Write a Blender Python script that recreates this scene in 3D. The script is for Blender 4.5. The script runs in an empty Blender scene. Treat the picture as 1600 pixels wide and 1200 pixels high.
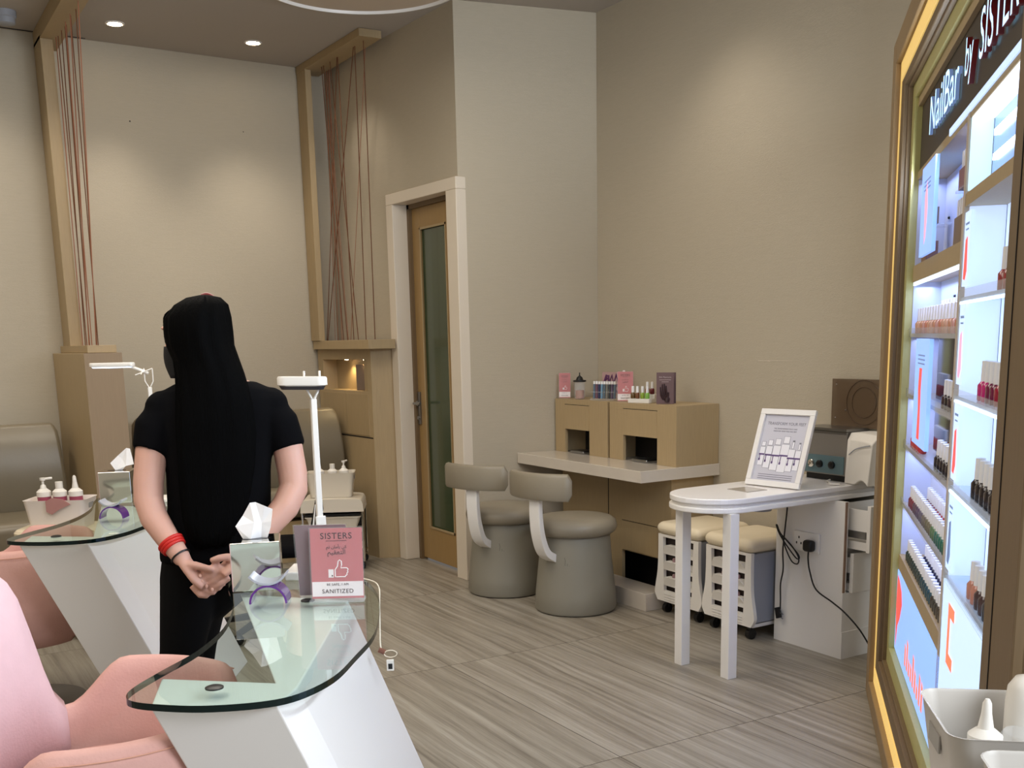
import bpy, bmesh, math, random
from mathutils import Vector, Matrix
random.seed(7)
S = bpy.context.scene
COL = S.collection
PI = math.pi

# ------------------------------------------------------------------ camera, world, light, exposure
CAM_POS = Vector((0, 0, 1.37))
FW = Vector((0.5037, 0.8427, -0.1898)); UPV = Vector((0.1159, 0.1520, 0.9816))
RT = FW.cross(UPV).normalized(); FW.normalize(); UPV = RT.cross(FW)
cam = bpy.data.cameras.new('camera'); camo = bpy.data.objects.new('camera', cam); COL.objects.link(camo)
cam.sensor_width = 36; cam.lens = 1651 / 1600 * 36; cam.shift_y = 249 / 1600; cam.clip_start = 0.02
m = Matrix((RT, UPV, -FW)).transposed().to_4x4(); m.translation = CAM_POS
camo.matrix_world = m
S.camera = camo

world = bpy.data.worlds.new('world'); S.world = world; world.use_nodes = True
bg = world.node_tree.nodes['Background']; bg.inputs[0].default_value = (0.86, 0.92, 1.0, 1); bg.inputs[1].default_value = 0.5
S.view_settings.view_transform = 'Standard'; S.view_settings.look = 'None'
S.view_settings.gamma = 1; S.view_settings.use_curve_mapping = False
S.view_settings.exposure = 0.35

CEIL = 3.126
def area(name, loc, size, power, col, rot=(0, 0, 0), sy=None):
    l = bpy.data.lights.new(name, 'AREA'); l.energy = power; l.color = col; l.size = size
    if sy: l.shape = 'RECTANGLE'; l.size_y = sy
    o = bpy.data.objects.new(name, l); o.location = loc; o.rotation_euler = rot; COL.objects.link(o); return o
def spot(name, loc, power, col, ang=80, blend=.7, r=.04, tilt=(0, 0)):
    l = bpy.data.lights.new(name, 'SPOT'); l.energy = power; l.color = col; l.spot_size = math.radians(ang)
    l.spot_blend = blend; l.shadow_soft_size = r
    o = bpy.data.objects.new(name, l); o.location = loc; o.rotation_euler = (tilt[0], tilt[1], 0); COL.objects.link(o); return o
WARM = (1.0, 0.91, 0.80)
# daylight-white ceiling lights of the shop front behind the camera
area('shopfront_light', (2.0, -1.9, 2.6), 2.6, 150, (0.86, 0.93, 1.0), (math.radians(52), 0, math.radians(12)), 1.6)
area('ceiling_wash', (-0.9, 2.6, 3.08), 2.2, 48, (1.0, 0.93, 0.84), (0, 0, 0), 2.2)
area('ceiling_wash_far', (1.3, 4.4, 3.09), 1.6, 34, (1.0, 0.92, 0.80), (0, 0, 0), 1.3)

# ------------------------------------------------------------------ materials
def lin(c):
    return tuple(((x / 255) / 12.92 if x / 255 <= .04045 else ((x / 255 + .055) / 1.055) ** 2.4) for x in c)
MATS = {}
def mat(name, rgb, rough=.6, metal=0, spec=.5, noise=0, nscale=40, bump=0, bscale=60, emit=None, estr=0, coat=0, alpha=1, trans=0, stretch=None, ior=1.45):
    if name in MATS: return MATS[name]
    m = bpy.data.materials.new(name); m.use_nodes = True; nt = m.node_tree; b = nt.nodes['Principled BSDF']
    c = lin(rgb); b.inputs['Base Color'].default_value = (*c, 1); b.inputs['Roughness'].default_value = rough
    b.inputs['Metallic'].default_value = metal; b.inputs['Specular IOR Level'].default_value = spec
    b.inputs['Coat Weight'].default_value = coat; b.inputs['Coat Roughness'].default_value = .08
    b.inputs['Transmission Weight'].default_value = trans; b.inputs['IOR'].default_value = ior
    b.inputs['Alpha'].default_value = alpha
    if emit: b.inputs['Emission Color'].default_value = (*lin(emit), 1); b.inputs['Emission Strength'].default_value = estr
    tc = nt.nodes.new('ShaderNodeTexCoord'); mp = nt.nodes.new('ShaderNodeMapping'); nt.links.new(tc.outputs['Object'], mp.inputs[0])
    if stretch: mp.inputs['Scale'].default_value = stretch
    if noise or bump:
        n = nt.nodes.new('ShaderNodeTexNoise'); n.inputs['Scale'].default_value = nscale; n.inputs['Detail'].default_value = 5
        nt.links.new(mp.outputs[0], n.inputs['Vector'])
    if noise:
        r = nt.nodes.new('ShaderNodeMapRange'); r.inputs[3].default_value = 1 - noise; r.inputs[4].default_value = 1 + noise
        nt.links.new(n.outputs['Fac'], r.inputs[0])
        mx = nt.nodes.new('ShaderNodeMix'); mx.data_type = 'RGBA'; mx.blend_type = 'MULTIPLY'; mx.inputs[0].default_value = 1
        mx.inputs[6].default_value = (*c, 1); nt.links.new(r.outputs[0], mx.inputs[7]); nt.links.new(mx.outputs[2], b.inputs['Base Color'])
    if bump:
        n2 = nt.nodes.new('ShaderNodeTexNoise'); n2.inputs['Scale'].default_value = bscale; n2.inputs['Detail'].default_value = 4
        nt.links.new(mp.outputs[0], n2.inputs['Vector'])
        bp = nt.nodes.new('ShaderNodeBump'); bp.inputs['Strength'].default_value = bump; bp.inputs['Distance'].default_value = .01
        nt.links.new(n2.outputs['Fac'], bp.inputs['Height']); nt.links.new(bp.outputs[0], b.inputs['Normal'])
    MATS[name] = m; return m

wallpaper = mat('linen wallpaper', (181, 170, 150), .75, noise=.05, nscale=7, bump=.25, bscale=30, stretch=(2.2, 2.2, 22), spec=.25)
ceil_m = mat('ceiling paint', (172, 164, 154), .9, spec=.2)
trim_w = mat('cream painted trim', (216, 204, 186), .5)
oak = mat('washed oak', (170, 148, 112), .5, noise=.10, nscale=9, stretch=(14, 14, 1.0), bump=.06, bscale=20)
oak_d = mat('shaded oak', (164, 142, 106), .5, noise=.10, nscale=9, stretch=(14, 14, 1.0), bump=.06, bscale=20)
oak_brown = mat('brown oak moulding', (110, 90, 64), .5, noise=.15, nscale=9, stretch=(12, 12, 1.2))
door_oak = mat('door oak', (156, 126, 80), .45, noise=.12, nscale=8, stretch=(16, 16, 1.1))
dark_in = mat('dark interior', (26, 22, 20), .7)
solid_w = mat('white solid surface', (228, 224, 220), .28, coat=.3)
paint_w = mat('white lacquer', (226, 222, 216), .35)
stone_w = mat('cream stone counter', (206, 196, 182), .18, coat=.4, noise=.03, nscale=12)
plast_w = mat('white plastic', (226, 221, 212), .4)
plast_b = mat('beige plastic', (212, 202, 184), .45)
plast_g = mat('grey plastic', (150, 152, 158), .4)
vinyl = mat('taupe vinyl', (138, 129, 112), .38, noise=.07, nscale=6, bump=.12, bscale=14, spec=.6)
vinyl_d = mat('taupe vinyl drum', (134, 129, 116), .42, noise=.08, nscale=4, bump=.05, bscale=9, spec=.5)
sofa_m = mat('champagne vinyl', (116, 106, 87), .36, noise=.06, nscale=5, bump=.25, bscale=7, spec=.6)
cream_v = mat('cream vinyl', (224, 210, 182), .45, bump=.05, bscale=20)
pink_f = mat('pink velvet', (202, 156, 146), .85, noise=.05, nscale=30, bump=.12, bscale=160)
pink_lit = mat('daylit pink velvet', (214, 180, 184), .85, noise=.05, nscale=30, bump=.12, bscale=160)  # chair's pink velvet, daylight on the cushion put into the lighter colour
pink_o = mat('salmon velvet', (196, 146, 126), .85, noise=.05, nscale=30, bump=.12, bscale=160)
blk = mat('black plastic', (14, 13, 13), .4)
chrome = mat('chrome', (225, 222, 215), .06, metal=1)
steel = mat('brushed steel', (150, 150, 150), .28, metal=1)
brass = mat('brass', (190, 160, 105), .25, metal=1)
leather = mat('brown cord', (104, 62, 34), .7)
cordl = mat('tan cord', (150, 96, 70), .7)
skin = mat('skin', (204, 158, 140), .5, noise=.06, nscale=14, bump=.03, bscale=120)
skin.node_tree.nodes['Principled BSDF'].inputs['Subsurface Weight'].default_value = .12
skin.node_tree.nodes['Principled BSDF'].inputs['Subsurface Radius'].default_value = (.02, .008, .004)
nail_m = mat('fingernail', (236, 190, 172), .25)
shirt_m = mat('black cotton', (8, 8, 10), .95, bump=.1, bscale=60, spec=.1)
trous_m = mat('black trouser cloth', (7, 7, 8), .9, spec=.15)
hair_m = mat('black hair', (3, 3, 3), .75, bump=.3, bscale=30, stretch=(9, 9, .5), spec=.05)
shoe_m = mat('grey brown shoe', (90, 80, 68), .7)
red_b = mat('red bangle', (196, 34, 26), .5, bump=.3, bscale=60)
purple = mat('purple acrylic', (92, 44, 128), .2, coat=.5)
sil_m = mat('silver translucent tray', (168, 172, 182), .2, coat=.4)
tissue = mat('tissue paper', (240, 238, 236), .9)
sign_red = mat('sign red card', (190, 98, 102), .5)
sign_white = mat('sign white card', (236, 228, 228), .5)
sign_pur = mat('sign purple brown card', (112, 84, 92), .35)
ink = mat('dark ink', (60, 34, 40), .6)
gold = mat('lit gold cove', (214, 172, 84), .4, emit=(244, 208, 128), estr=.5)
green_gold = mat('olive gold liner', (190, 184, 120), .35, noise=.08, nscale=40, metal=.15)
led = mat('white led strip', (240, 246, 255), .4, emit=(190, 222, 255), estr=2.2)
led_s = mat('soft white led', (240, 246, 255), .4, emit=(220, 235, 255), estr=2.2)
led_w = mat('warm led', (255, 240, 220), .4, emit=(255, 226, 180), estr=25)
lb_blue = mat('blue white lightbox', (150, 190, 240), .3, emit=(132, 172, 246), estr=.72)
lb_white = mat('bright lightbox', (200, 215, 235), .3, emit=(178, 208, 250), estr=.78)
lb_back = mat('lit back wall', (212, 218, 230), .4, emit=(186, 206, 246), estr=.55)
lb_red = mat('lightbox red print', (214, 70, 66), .3, emit=(220, 80, 76), estr=.75)
lb_or = mat('lightbox orange print', (226, 120, 80), .3, emit=(232, 116, 84), estr=.8)
lb_pink = mat('lightbox pink print', (220, 150, 170), .3, emit=(222, 160, 190), estr=.8)
lb_grey = mat('lightbox grey print', (90, 110, 150), .3, emit=(110, 134, 180), estr=.5)
letter_l = mat('letter cool face', (200, 225, 250), .3, emit=(165, 214, 250), estr=1.3)
letter_s = mat('letter red side', (120, 30, 34), .4)
sign_dark = mat('dark sign board', (66, 56, 44), .6, noise=.1, nscale=6)
back_w = mat('white display back', (206, 212, 232), .5)
acry = mat('clear acrylic', (225, 228, 230), .08, alpha=.22, spec=.8)
bottle_cap = mat('white bottle cap', (232, 230, 228), .35)
amber = mat('smoky acrylic', (104, 84, 64), .15, alpha=.72, spec=.7)
teal_p = mat('teal control panel', (98, 122, 126), .3)
black_gl = mat('black gloss', (8, 9, 12), .08)
door_gl = mat('dark green frosted glass', (58, 72, 50), .22, coat=.5, noise=.1, nscale=3)

def glass_mat():
    m = bpy.data.materials.new('table glass'); m.use_nodes = True; nt = m.node_tree
    for n in list(nt.nodes): nt.nodes.remove(n)
    out = nt.nodes.new('ShaderNodeOutputMaterial'); tr = nt.nodes.new('ShaderNodeBsdfTransparent'); tr.inputs[0].default_value = (.90, .955, .935, 1)
    gl = nt.nodes.new('ShaderNodeBsdfGlossy'); gl.inputs['Roughness'].default_value = .015; gl.inputs[0].default_value = (.95, 1, .99, 1)
    fr = nt.nodes.new('ShaderNodeFresnel'); fr.inputs[0].default_value = 1.62
    mx = nt.nodes.new('ShaderNodeMixShader')
    ge = nt.nodes.new('ShaderNodeNewGeometry'); inv = nt.nodes.new('ShaderNodeMath'); inv.operation = 'SUBTRACT'; inv.inputs[0].default_value = 1; nt.links.new(ge.outputs['Backfacing'], inv.inputs[1])
    mu = nt.nodes.new('ShaderNodeMath'); mu.operation = 'MULTIPLY'; nt.links.new(fr.outputs[0], mu.inputs[0]); nt.links.new(inv.outputs[0], mu.inputs[1])
    nt.links.new(mu.outputs[0], mx.inputs[0]); nt.links.new(tr.outputs[0], mx.inputs[1]); nt.links.new(gl.outputs[0], mx.inputs[2]); nt.links.new(mx.outputs[0], out.inputs[0])
    return m
table_glass = glass_mat()
edge_glass = mat('dark green glass edge', (7, 24, 23), .12, spec=.4)

def floor_mat():
    m = bpy.data.materials.new('veined grey floor tiles'); m.use_nodes = True; nt = m.node_tree; b = nt.nodes['Principled BSDF']; L = nt.links.new
    tc = nt.nodes.new('ShaderNodeTexCoord'); sp = nt.nodes.new('ShaderNodeSeparateXYZ'); L(tc.outputs['Object'], sp.inputs[0])
    def math_(op, a, b_=None, c=None):
        n = nt.nodes.new('ShaderNodeMath'); n.operation = op
        for i, v in enumerate((a, b_, c)):
            if v is None: continue
            if isinstance(v, (int, float)): n.inputs[i].default_value = v
            else: L(v, n.inputs[i])
        return n.outputs[0]
    tx = math_('DIVIDE', math_('SUBTRACT', sp.outputs[0], 1.994 - .603 * 20), .603)
    ty = math_('DIVIDE', math_('SUBTRACT', sp.outputs[1], 2.665 - 1.215 * 20), 1.215)
    fx, fy = math_('FRACT', tx), math_('FRACT', ty); ix, iy = math_('FLOOR', tx), math_('FLOOR', ty)
    dx = math_('MULTIPLY', math_('MINIMUM', fx, math_('SUBTRACT', 1.0, fx)), .603)
    dy = math_('MULTIPLY', math_('MINIMUM', fy, math_('SUBTRACT', 1.0, fy)), 1.215)
    g = math_('LESS_THAN', math_('MINIMUM', dx, dy), .0016)
    off = math_('ADD', math_('MULTIPLY', ix, 7.31), math_('MULTIPLY', iy, 3.77))
    cb = nt.nodes.new('ShaderNodeCombineXYZ')
    wob = nt.nodes.new('ShaderNodeTexNoise'); wob.inputs['Scale'].default_value = 1.6; L(tc.outputs['Object'], wob.inputs[0])
    xx = math_('ADD', sp.outputs[0], math_('MULTIPLY', wob.outputs['Fac'], .035))
    L(math_('ADD', math_('MULTIPLY', xx, 30.0), off), cb.inputs[0]); L(math_('MULTIPLY', sp.outputs[1], .8), cb.inputs[1]); L(off, cb.inputs[2])
    n1 = nt.nodes.new('ShaderNodeTexNoise'); n1.inputs['Scale'].default_value = 1.0; n1.inputs['Detail'].default_value = 6; n1.inputs['Roughness'].default_value = .74; L(cb.outputs[0], n1.inputs[0])
    cr = nt.nodes.new('ShaderNodeValToRGB'); L(n1.outputs['Fac'], cr.inputs[0])
    cr.color_ramp.elements[0].position = .3; cr.color_ramp.elements[0].color = (*lin((103, 95, 83)), 1)
    cr.color_ramp.elements[1].position = .68; cr.color_ramp.elements[1].color = (*lin((160, 153, 140)), 1)
    e = cr.color_ramp.elements.new(.5); e.color = (*lin((138, 130, 116)), 1)
    mx = nt.nodes.new('ShaderNodeMix'); mx.data_type = 'RGBA'; L(g, mx.inputs[0]); L(cr.outputs[0], mx.inputs[6]); mx.inputs[7].default_value = (*lin((58, 50, 42)), 1)
    L(mx.outputs[2], b.inputs['Base Color']); b.inputs['Roughness'].default_value = .36; b.inputs['Specular IOR Level'].default_value = .45
    return m
floor_m = floor_mat()

# ------------------------------------------------------------------ mesh builder
class MB:
    def __init__(s): s.bm = bmesh.new()
    def face(s, pts):
        vs = [s.bm.verts.new(p) for p in pts]; return s.bm.faces.new(vs)
    def box(s, a, b):
        x0, y0, z0 = a; x1, y1, z1 = b
        v = [s.bm.verts.new(p) for p in ((x0,y0,z0),(x1,y0,z0),(x1,y1,z0),(x0,y1,z0),(x0,y0,z1),(x1,y0,z1),(x1,y1,z1),(x0,y1,z1))]
        for f in ((0,3,2,1),(4,5,6,7),(0,1,5,4),(1,2,6,5),(2,3,7,6),(3,0,4,7)): s.bm.faces.new([v[i] for i in f])
        return s
    def obox(s, c, ax, ay, az):
        c, ax, ay, az = map(Vector, (c, ax, ay, az))
        v = [s.bm.verts.new(c + ax*i + ay*j + az*k) for i, j, k in ((-1,-1,-1),(1,-1,-1),(1,1,-1),(-1,1,-1),(-1,-1,1),(1,-1,1),(1,1,1),(-1,1,1))]
        for f in ((0,3,2,1),(4,5,6,7),(0,1,5,4),(1,2,6,5),(2,3,7,6),(3,0,4,7)): s.bm.faces.new([v[i] for i in f])
        return s
    def prism(s, poly, z0, z1, shear=(0, 0)):
        n = len(poly); lo = [s.bm.verts.new((p[0], p[1], z0)) for p in poly]; hi = [s.bm.verts.new((p[0]+shear[0], p[1]+shear[1], z1)) for p in poly]
        s.bm.faces.new(list(reversed(lo))); s.bm.faces.new(hi)
        for i in range(n): s.bm.faces.new((lo[i], lo[(i+1)%n], hi[(i+1)%n], hi[i]))
        return s
    def loft(s, rings, cap=True, closed=True):
        R = [[s.bm.verts.new(p) for p in r] for r in rings]; n = len(R[0])
        for a, b in zip(R, R[1:]):
            for i in range(n if closed else n-1): s.bm.faces.new((a[i], a[(i+1)%n], b[(i+1)%n], b[i]))
        if cap and closed: s.bm.faces.new(list(reversed(R[0]))); s.bm.faces.new(R[-1])
        return s
    def lathe(s, prof, c=(0, 0, 0), seg=32, M=None):
        rings = []
        for r, z in prof:
            r = max(r, 1e-4); ring = [Vector((c[0]+r*math.cos(2*PI*i/seg), c[1]+r*math.sin(2*PI*i/seg), c[2]+z)) for i in range(seg)]
            if M: ring = [M @ p for p in ring]
            rings.append(ring)
        return s.loft(rings)
    def tube(s, pts, r, seg=10, flat=None, cap=True):
        pts = [Vector(p) for p in pts]; n = len(pts); rs = r if isinstance(r, (list, tuple)) else [r]*n
        rings = []; up = None
        for i, p in enumerate(pts):
            t = (pts[min(i+1, n-1)] - pts[max(i-1, 0)]).normalized()
            if up is None: up = Vector((0, 0, 1)) if abs(t.z) < .9 else Vector((1, 0, 0))
            a = t.cross(up).normalized(); b = a.cross(t).normalized(); up = b
            ri = rs[i]; rx, ry = ri if isinstance(ri, (list, tuple)) else (ri, ri)
            rings.append([p + a*rx*math.cos(2*PI*k/seg) + b*ry*math.sin(2*PI*k/seg) for k in range(seg)])
        return s.loft(rings, cap)
    def ball(s, c, r, seg=16, M=None):
        rx, ry, rz = r if isinstance(r, (list, tuple)) else (r, r, r)
        rings = []
        for j in range(1, seg//2):
            t = PI*j/(seg//2); rings.append([Vector((c[0]+rx*math.sin(t)*math.cos(2*PI*i/seg), c[1]+ry*math.sin(t)*math.sin(2*PI*i/seg), c[2]-rz*math.cos(t))) for i in range(seg)])
        return s.loft(rings)
    def rbox(s, c, d, r, seg=4):
        # rounded in plan, softly rounded top and bottom
        cx, cy, cz = c; hx, hy, hz = d[0]/2, d[1]/2, d[2]/2; rings = []
        rr = min(r, hz*.98)
        for k in range(seg+1):
            a = PI/2*k/seg; ins = rr*(1-math.sin(a)); z = -hz + rr*(1-math.cos(a)); rings.append((ins, z))
        for k in range(seg, -1, -1):
            a = PI/2*k/seg; ins = rr*(1-math.sin(a)); z = hz - rr*(1-math.cos(a)); rings.append((ins, z))
        out = []
        for ins, z in rings:
            pl = rrect(hx-ins, hy-ins, max(r-ins*.5, .001), 4); out.append([Vector((cx+x, cy+y, cz+z)) for x, y in pl])
        return s.loft(out)
def rrect(hx, hy, r, seg=4):
    r = min(r, hx*.99, hy*.99); out = []
    for q, (sx, sy) in enumerate(((1,1),(-1,1),(-1,-1),(1,-1))):
        for k in range(seg+1):
            a = PI/2*q + PI/2*k/seg; out.append((sx*(hx-r)+r*math.cos(a), sy*(hy-r)+r*math.sin(a)))
    return out
def bez(pts, n=12):
    # Catmull-Rom through points
    P = [Vector(p) for p in pts]; P = [2*P[0]-P[1]] + P + [2*P[-1]-P[-2]]; out = []
    for i in range(1, len(P)-2):
        for k in range(n):
            t = k/n; a, b, c, d = P[i-1], P[i], P[i+1], P[i+2]
            out.append(.5*((2*b)+(c-a)*t+(2*a-5*b+4*c-d)*t*t+(3*b-a-3*c+d)*t**3))
    out.append(P[-2]); return out

TW = {}
def thing(name, label, cat, loc=(0, 0, 0), rotz=0, group=None):
    o = bpy.data.objects.new(name, None); COL.objects.link(o); o.location = loc; o.rotation_euler = (0, 0, rotz); o.empty_display_size = .05
    o['label'] = label; o['category'] = cat
    if group: o['group'] = group
    TW[o.name] = Matrix.Translation(loc) @ Matrix.Rotation(rotz, 4, 'Z'); return o
def part(name, mb, m, parent=None, w=True, smooth=False, bevel=0, label=None, sub=0, remesh=0, norm=True):
    """w: geometry is in world coordinates; else in the parent's local frame"""
    if norm: bmesh.ops.recalc_face_normals(mb.bm, faces=mb.bm.faces)
    if w and parent is not None: mb.bm.transform(TW[parent.name].inverted())
    me = bpy.data.meshes.new(name); mb.bm.to_mesh(me); mb.bm.free()
    o = bpy.data.objects.new(name, me); COL.objects.link(o)
    for mm in (m if isinstance(m, (list, tuple)) else [m]): me.materials.append(mm)
    if parent is not None: o.parent = parent; TW[o.name] = TW[parent.name]
    if label: o['label'] = label
    if bevel:
        b = o.modifiers.new('bevel', 'BEVEL'); b.width = bevel; b.segments = 2; b.limit_method = 'ANGLE'; b.angle_limit = .6
    if sub: ss = o.modifiers.new('sub', 'SUBSURF'); ss.levels = sub; ss.render_levels = sub
    if remesh:
        r = o.modifiers.new('remesh', 'REMESH'); r.mode = 'VOXEL'; r.voxel_size = remesh; r.use_smooth_shade = True
        q = o.modifiers.new('smooth', 'SMOOTH'); q.factor = .5; q.iterations = 4
    if smooth:
        for p in me.polygons: p.use_smooth = True
        if smooth != 'all':
            try: me.set_sharp_from_angle(angle=.7)
            except Exception: pass
    return o
def single(name, label, cat, mb, m, loc=(0, 0, 0), group=None, **k):
    mb.bm.transform(Matrix.Translation(-Vector(loc)))
    o = part(name, mb, m, None, False, **k); o.location = loc; o['label'] = label; o['category'] = cat
    if group: o['group'] = group
    return o
def struct(name, mb, m, parent=None, **k):
    o = part(name, mb, m, parent, **k)
    if parent is None: o['kind'] = 'structure'; TW[o.name] = Matrix.Identity(4)
    return o
def kids(o): return list(o.children)
def copy_tree(o, loc=None, rotz=None, label=None, parent=None):
    c = o.copy(); COL.objects.link(c)
    if parent is not None: c.parent = parent
    if loc is not None: c.location = loc
    if rotz is not None: c.rotation_euler = (0, 0, rotz)
    if label: c['label'] = label
    for ch in kids(o): copy_tree(ch, parent=c)
    return c
FT = {}
def text_part(name, body, size, m, parent, origin, xd, yd, ext=.0004, align='CENTER', space=1.0, sx=1.0, lit=None):
    """letters laid on a plane: xd = reading direction, yd = up direction, as raised mesh"""
    cu = bpy.data.curves.new('t', 'FONT'); cu.body = body; cu.size = size; cu.extrude = ext; cu.align_x = align; cu.space_character = space; cu.resolution_u = 3
    to = bpy.data.objects.new('t', cu); COL.objects.link(to); dg = bpy.context.evaluated_depsgraph_get(); dg.update()
    me = bpy.data.meshes.new_from_object(to.evaluated_get(dg)); bpy.data.objects.remove(to); bpy.data.curves.remove(cu)
    xd = Vector(xd).normalized(); yd = Vector(yd).normalized(); zd = xd.cross(yd)
    M = Matrix((xd*sx, yd, zd)).transposed().to_4x4(); M.translation = Vector(origin)
    if parent is not None: M = TW[parent.name].inverted() @ M
    me.transform(M); me.name = name; me.materials.clear(); me.materials.append(m)
    if lit:
        me.materials.append(lit); zz = (TW[parent.name].inverted().to_3x3() @ zd) if parent is not None else zd
        for p in me.polygons:
            if abs(p.normal.dot(zz)) < .7: p.material_index = 1
    o = bpy.data.objects.new(name, me); COL.objects.link(o)
    if parent is not None: o.parent = parent; TW[o.name] = TW[parent.name]
    return o
def onface(org, xd, yd, pts, lift=.0006):
    xd = Vector(xd).normalized(); yd = Vector(yd).normalized(); zd = xd.cross(yd)
    return [Vector(org) + xd*p[0] + yd*p[1] + zd*lift for p in pts]
THUMB = [(-.10,-.30),(-.10,.05),(.02,.22),(.06,.46),(.13,.52),(.21,.46),(.22,.28),(.18,.13),(.46,.13),(.53,.06),(.49,-.01),(.52,-.07),(.46,-.13),(.47,-.20),(.40,-.25),(.38,-.30)]

# ------------------------------------------------------------------ room shell
mb = MB(); mb.box((-3.2, -3.2, -.1), (5.2, 8.0, 0)); struct('floor', mb, floor_m)
mb = MB(); mb.box((-3.2, -1.2, CEIL), (5.2, 8.0, CEIL+.1)); struct('ceiling', mb, ceil_m)
mb = MB(); mb.prism([(-2.6, 6.65), (2.84, 6.975), (2.84, 7.1), (-2.6, 6.8)], 0, CEIL); struct('wall_back', mb, wallpaper)
mb = MB(); mb.prism([(-2.72, -1.2), (-2.6, -1.2), (-2.6, 6.8), (-2.72, 6.8)], 0, CEIL); struct('wall_left', mb, wallpaper)
# door wall: left of the door, above it, and the narrow return beside the corner
mb = MB(); mb.prism([(2.80, 6.975), (2.826, 6.10), (2.96, 6.10), (2.96, 6.975)], 0, CEIL)
mb.prism([(2.826, 6.10), (2.857, 5.27), (2.96, 5.28), (2.96, 6.10)], 2.235, CEIL)
struct('wall_middle', mb, wallpaper)
mb = MB(); mb.prism([(2.857, 5.27), (3.68, 5.113), (3.68, 5.21), (2.90, 5.345)], 0, CEIL); struct('wall_inner', mb, wallpaper)
mb = MB(); mb.box((3.67, .5, 0), (3.79, 5.113, CEIL)); struct('wall_right', mb, wallpaper)
mb = MB(); mb.prism([(2.862, 5.253), (3.67, 5.097), (3.67, 5.112), (2.862, 5.268)], 0, .092); struct('baseboard_inner', mb, trim_w, bevel=.002)
mb = MB(); mb.prism([(-2.5, 6.62), (1.30, 6.852), (1.30, 6.857), (-2.5, 6.625)], CEIL-.004, CEIL-.0005); struct('trim_1', mb, dark_in)
# door frame
fr = MB()
def fx(y): return 2.857 + (5.27 - y) * .0374 - .0  # line of the door wall
for y0, y1 in ((5.262, 5.375), (6.02, 6.105)):
    fr.prism([(2.838 - (y0-5.27)*.037, y0), (2.838 - (y1-5.27)*.037, y1), (2.96, y1), (2.96, y0)], 0, 2.176)
fr.prism([(2.838, 5.262), (2.838 - .83*.037, 6.105), (2.96, 6.105), (2.96, 5.262)], 2.176, 2.24)
struct('trim_2', fr, trim_w, bevel=.004)
mb = MB(); mb.box((2.905, 5.99, 0), (2.95, 6.02, 2.176)); mb.box((2.905, 5.375, 2.15), (2.95, 6.02, 2.176)); struct('trim_3', mb, oak_brown)
dl = MB()
X0, X1 = 2.925, 2.955
dl.box((X0, 5.376, .012), (X1, 5.56, 2.15)); dl.box((X0, 5.888, .012), (X1, 5.992, 2.15)); dl.box((X0, 5.56, .012), (X1, 5.888, .218)); dl.box((X0, 5.56, 2.03), (X1, 5.888, 2.15))
door = struct('door_1', dl, door_oak, bevel=.002)
g = MB(); g.box((2.937, 5.56, .218), (2.943, 5.888, 2.03)); part('door_glass', g, door_gl, door)
g = MB()
for a, b in (((5.556, .214), (5.566, 2.034)), ((5.882, .214), (5.892, 2.034)), ((5.556, .214), (5.892, .226)), ((5.556, 2.022), (5.892, 2.034))):
    g.box((2.921, a[0], a[1]), (2.927, b[0], b[1]))
part('glazing_bead', g, oak, door)
h = MB(); h.box((2.915, 5.955, .86), (2.925, 5.985, 1.06)); h.tube([(2.92, 5.972, .99), (2.88, 5.972, .99), (2.872, 5.95, .992), (2.872, 5.86, .995)], .008, 10); h.lathe([(.016, 0), (.016, .012)], (0, 0, 0), 16, Matrix.Translation((2.915, 5.972, .99)) @ Matrix.Rotation(-PI/2, 4, 'Y'))
h.lathe([(.012, 0), (.012, .008)], (0, 0, 0), 16, Matrix.Translation((2.915, 5.972, .90)) @ Matrix.Rotation(-PI/2, 4, 'Y'))
part('door_handle', h, steel, door, smooth=True)
# small wall marks: scratch and screw holes
mb = MB(); mb.box((3.6688, 3.58, 1.242), (3.6695, 3.80, 1.2435)); mb.box((3.6688, 3.72, 1.2405), (3.6695, 3.735, 1.242)); sc = struct('trim_4', mb, trim_w)

b = MB(); b.ball((1.52, 6.893, 2.698), .0045, 8); struct('trim_5', b, dark_in)
b = MB(); b.ball((2.223, 6.936, 2.698), .0035, 8); struct('trim_6', b, dark_in)
# ceiling downlights
def downlight(x, y, label, power=28, ang=95, tilt=(0, 0)):
    t = thing('downlight', label, 'ceiling light', (x, y, CEIL), 0, 'recessed ceiling spotlights')
    b = MB(); b.lathe([(.052, 0), (.052, -.004), (.042, -.006), (.042, 0)], (0, 0, 0), 32); part('rim', b, paint_w, t, False, smooth=True)
    b = MB(); b.lathe([(.036, -.001), (.036, -.007), (.0, -.010)], (0, 0, 0), 24); part('lamp', b, led_w, t, False, smooth=True)
    spot('downlight_beam', (x, y, CEIL-.03), power, WARM, ang, 1.0, .08, tilt); return t
downlight(1.392, 6.478, 'recessed ceiling spotlight left of the other, near the string screen at left', 42, 84)
downlight(2.181, 6.512, 'recessed ceiling spotlight right of the other, near the middle corner', 34, 84)
for x, y, p in ((3.22, 3.95, 24), (3.0, 2.6, 26), (2.6, 4.7, 14), (-.2, 6.3, 46), (.6, 6.4, 30)):
    spot('downlight_beam', (x, y, CEIL-.03), p, WARM, 112, 1.0, .12)
spot('string_light', (2.45, 6.35, CEIL-.05), 11, WARM, 110, .9, .05)
spot('aisle_light', (1.4, 3.4, CEIL-.05), 40, (1, .9, .78), 120, .9, .1)

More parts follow.
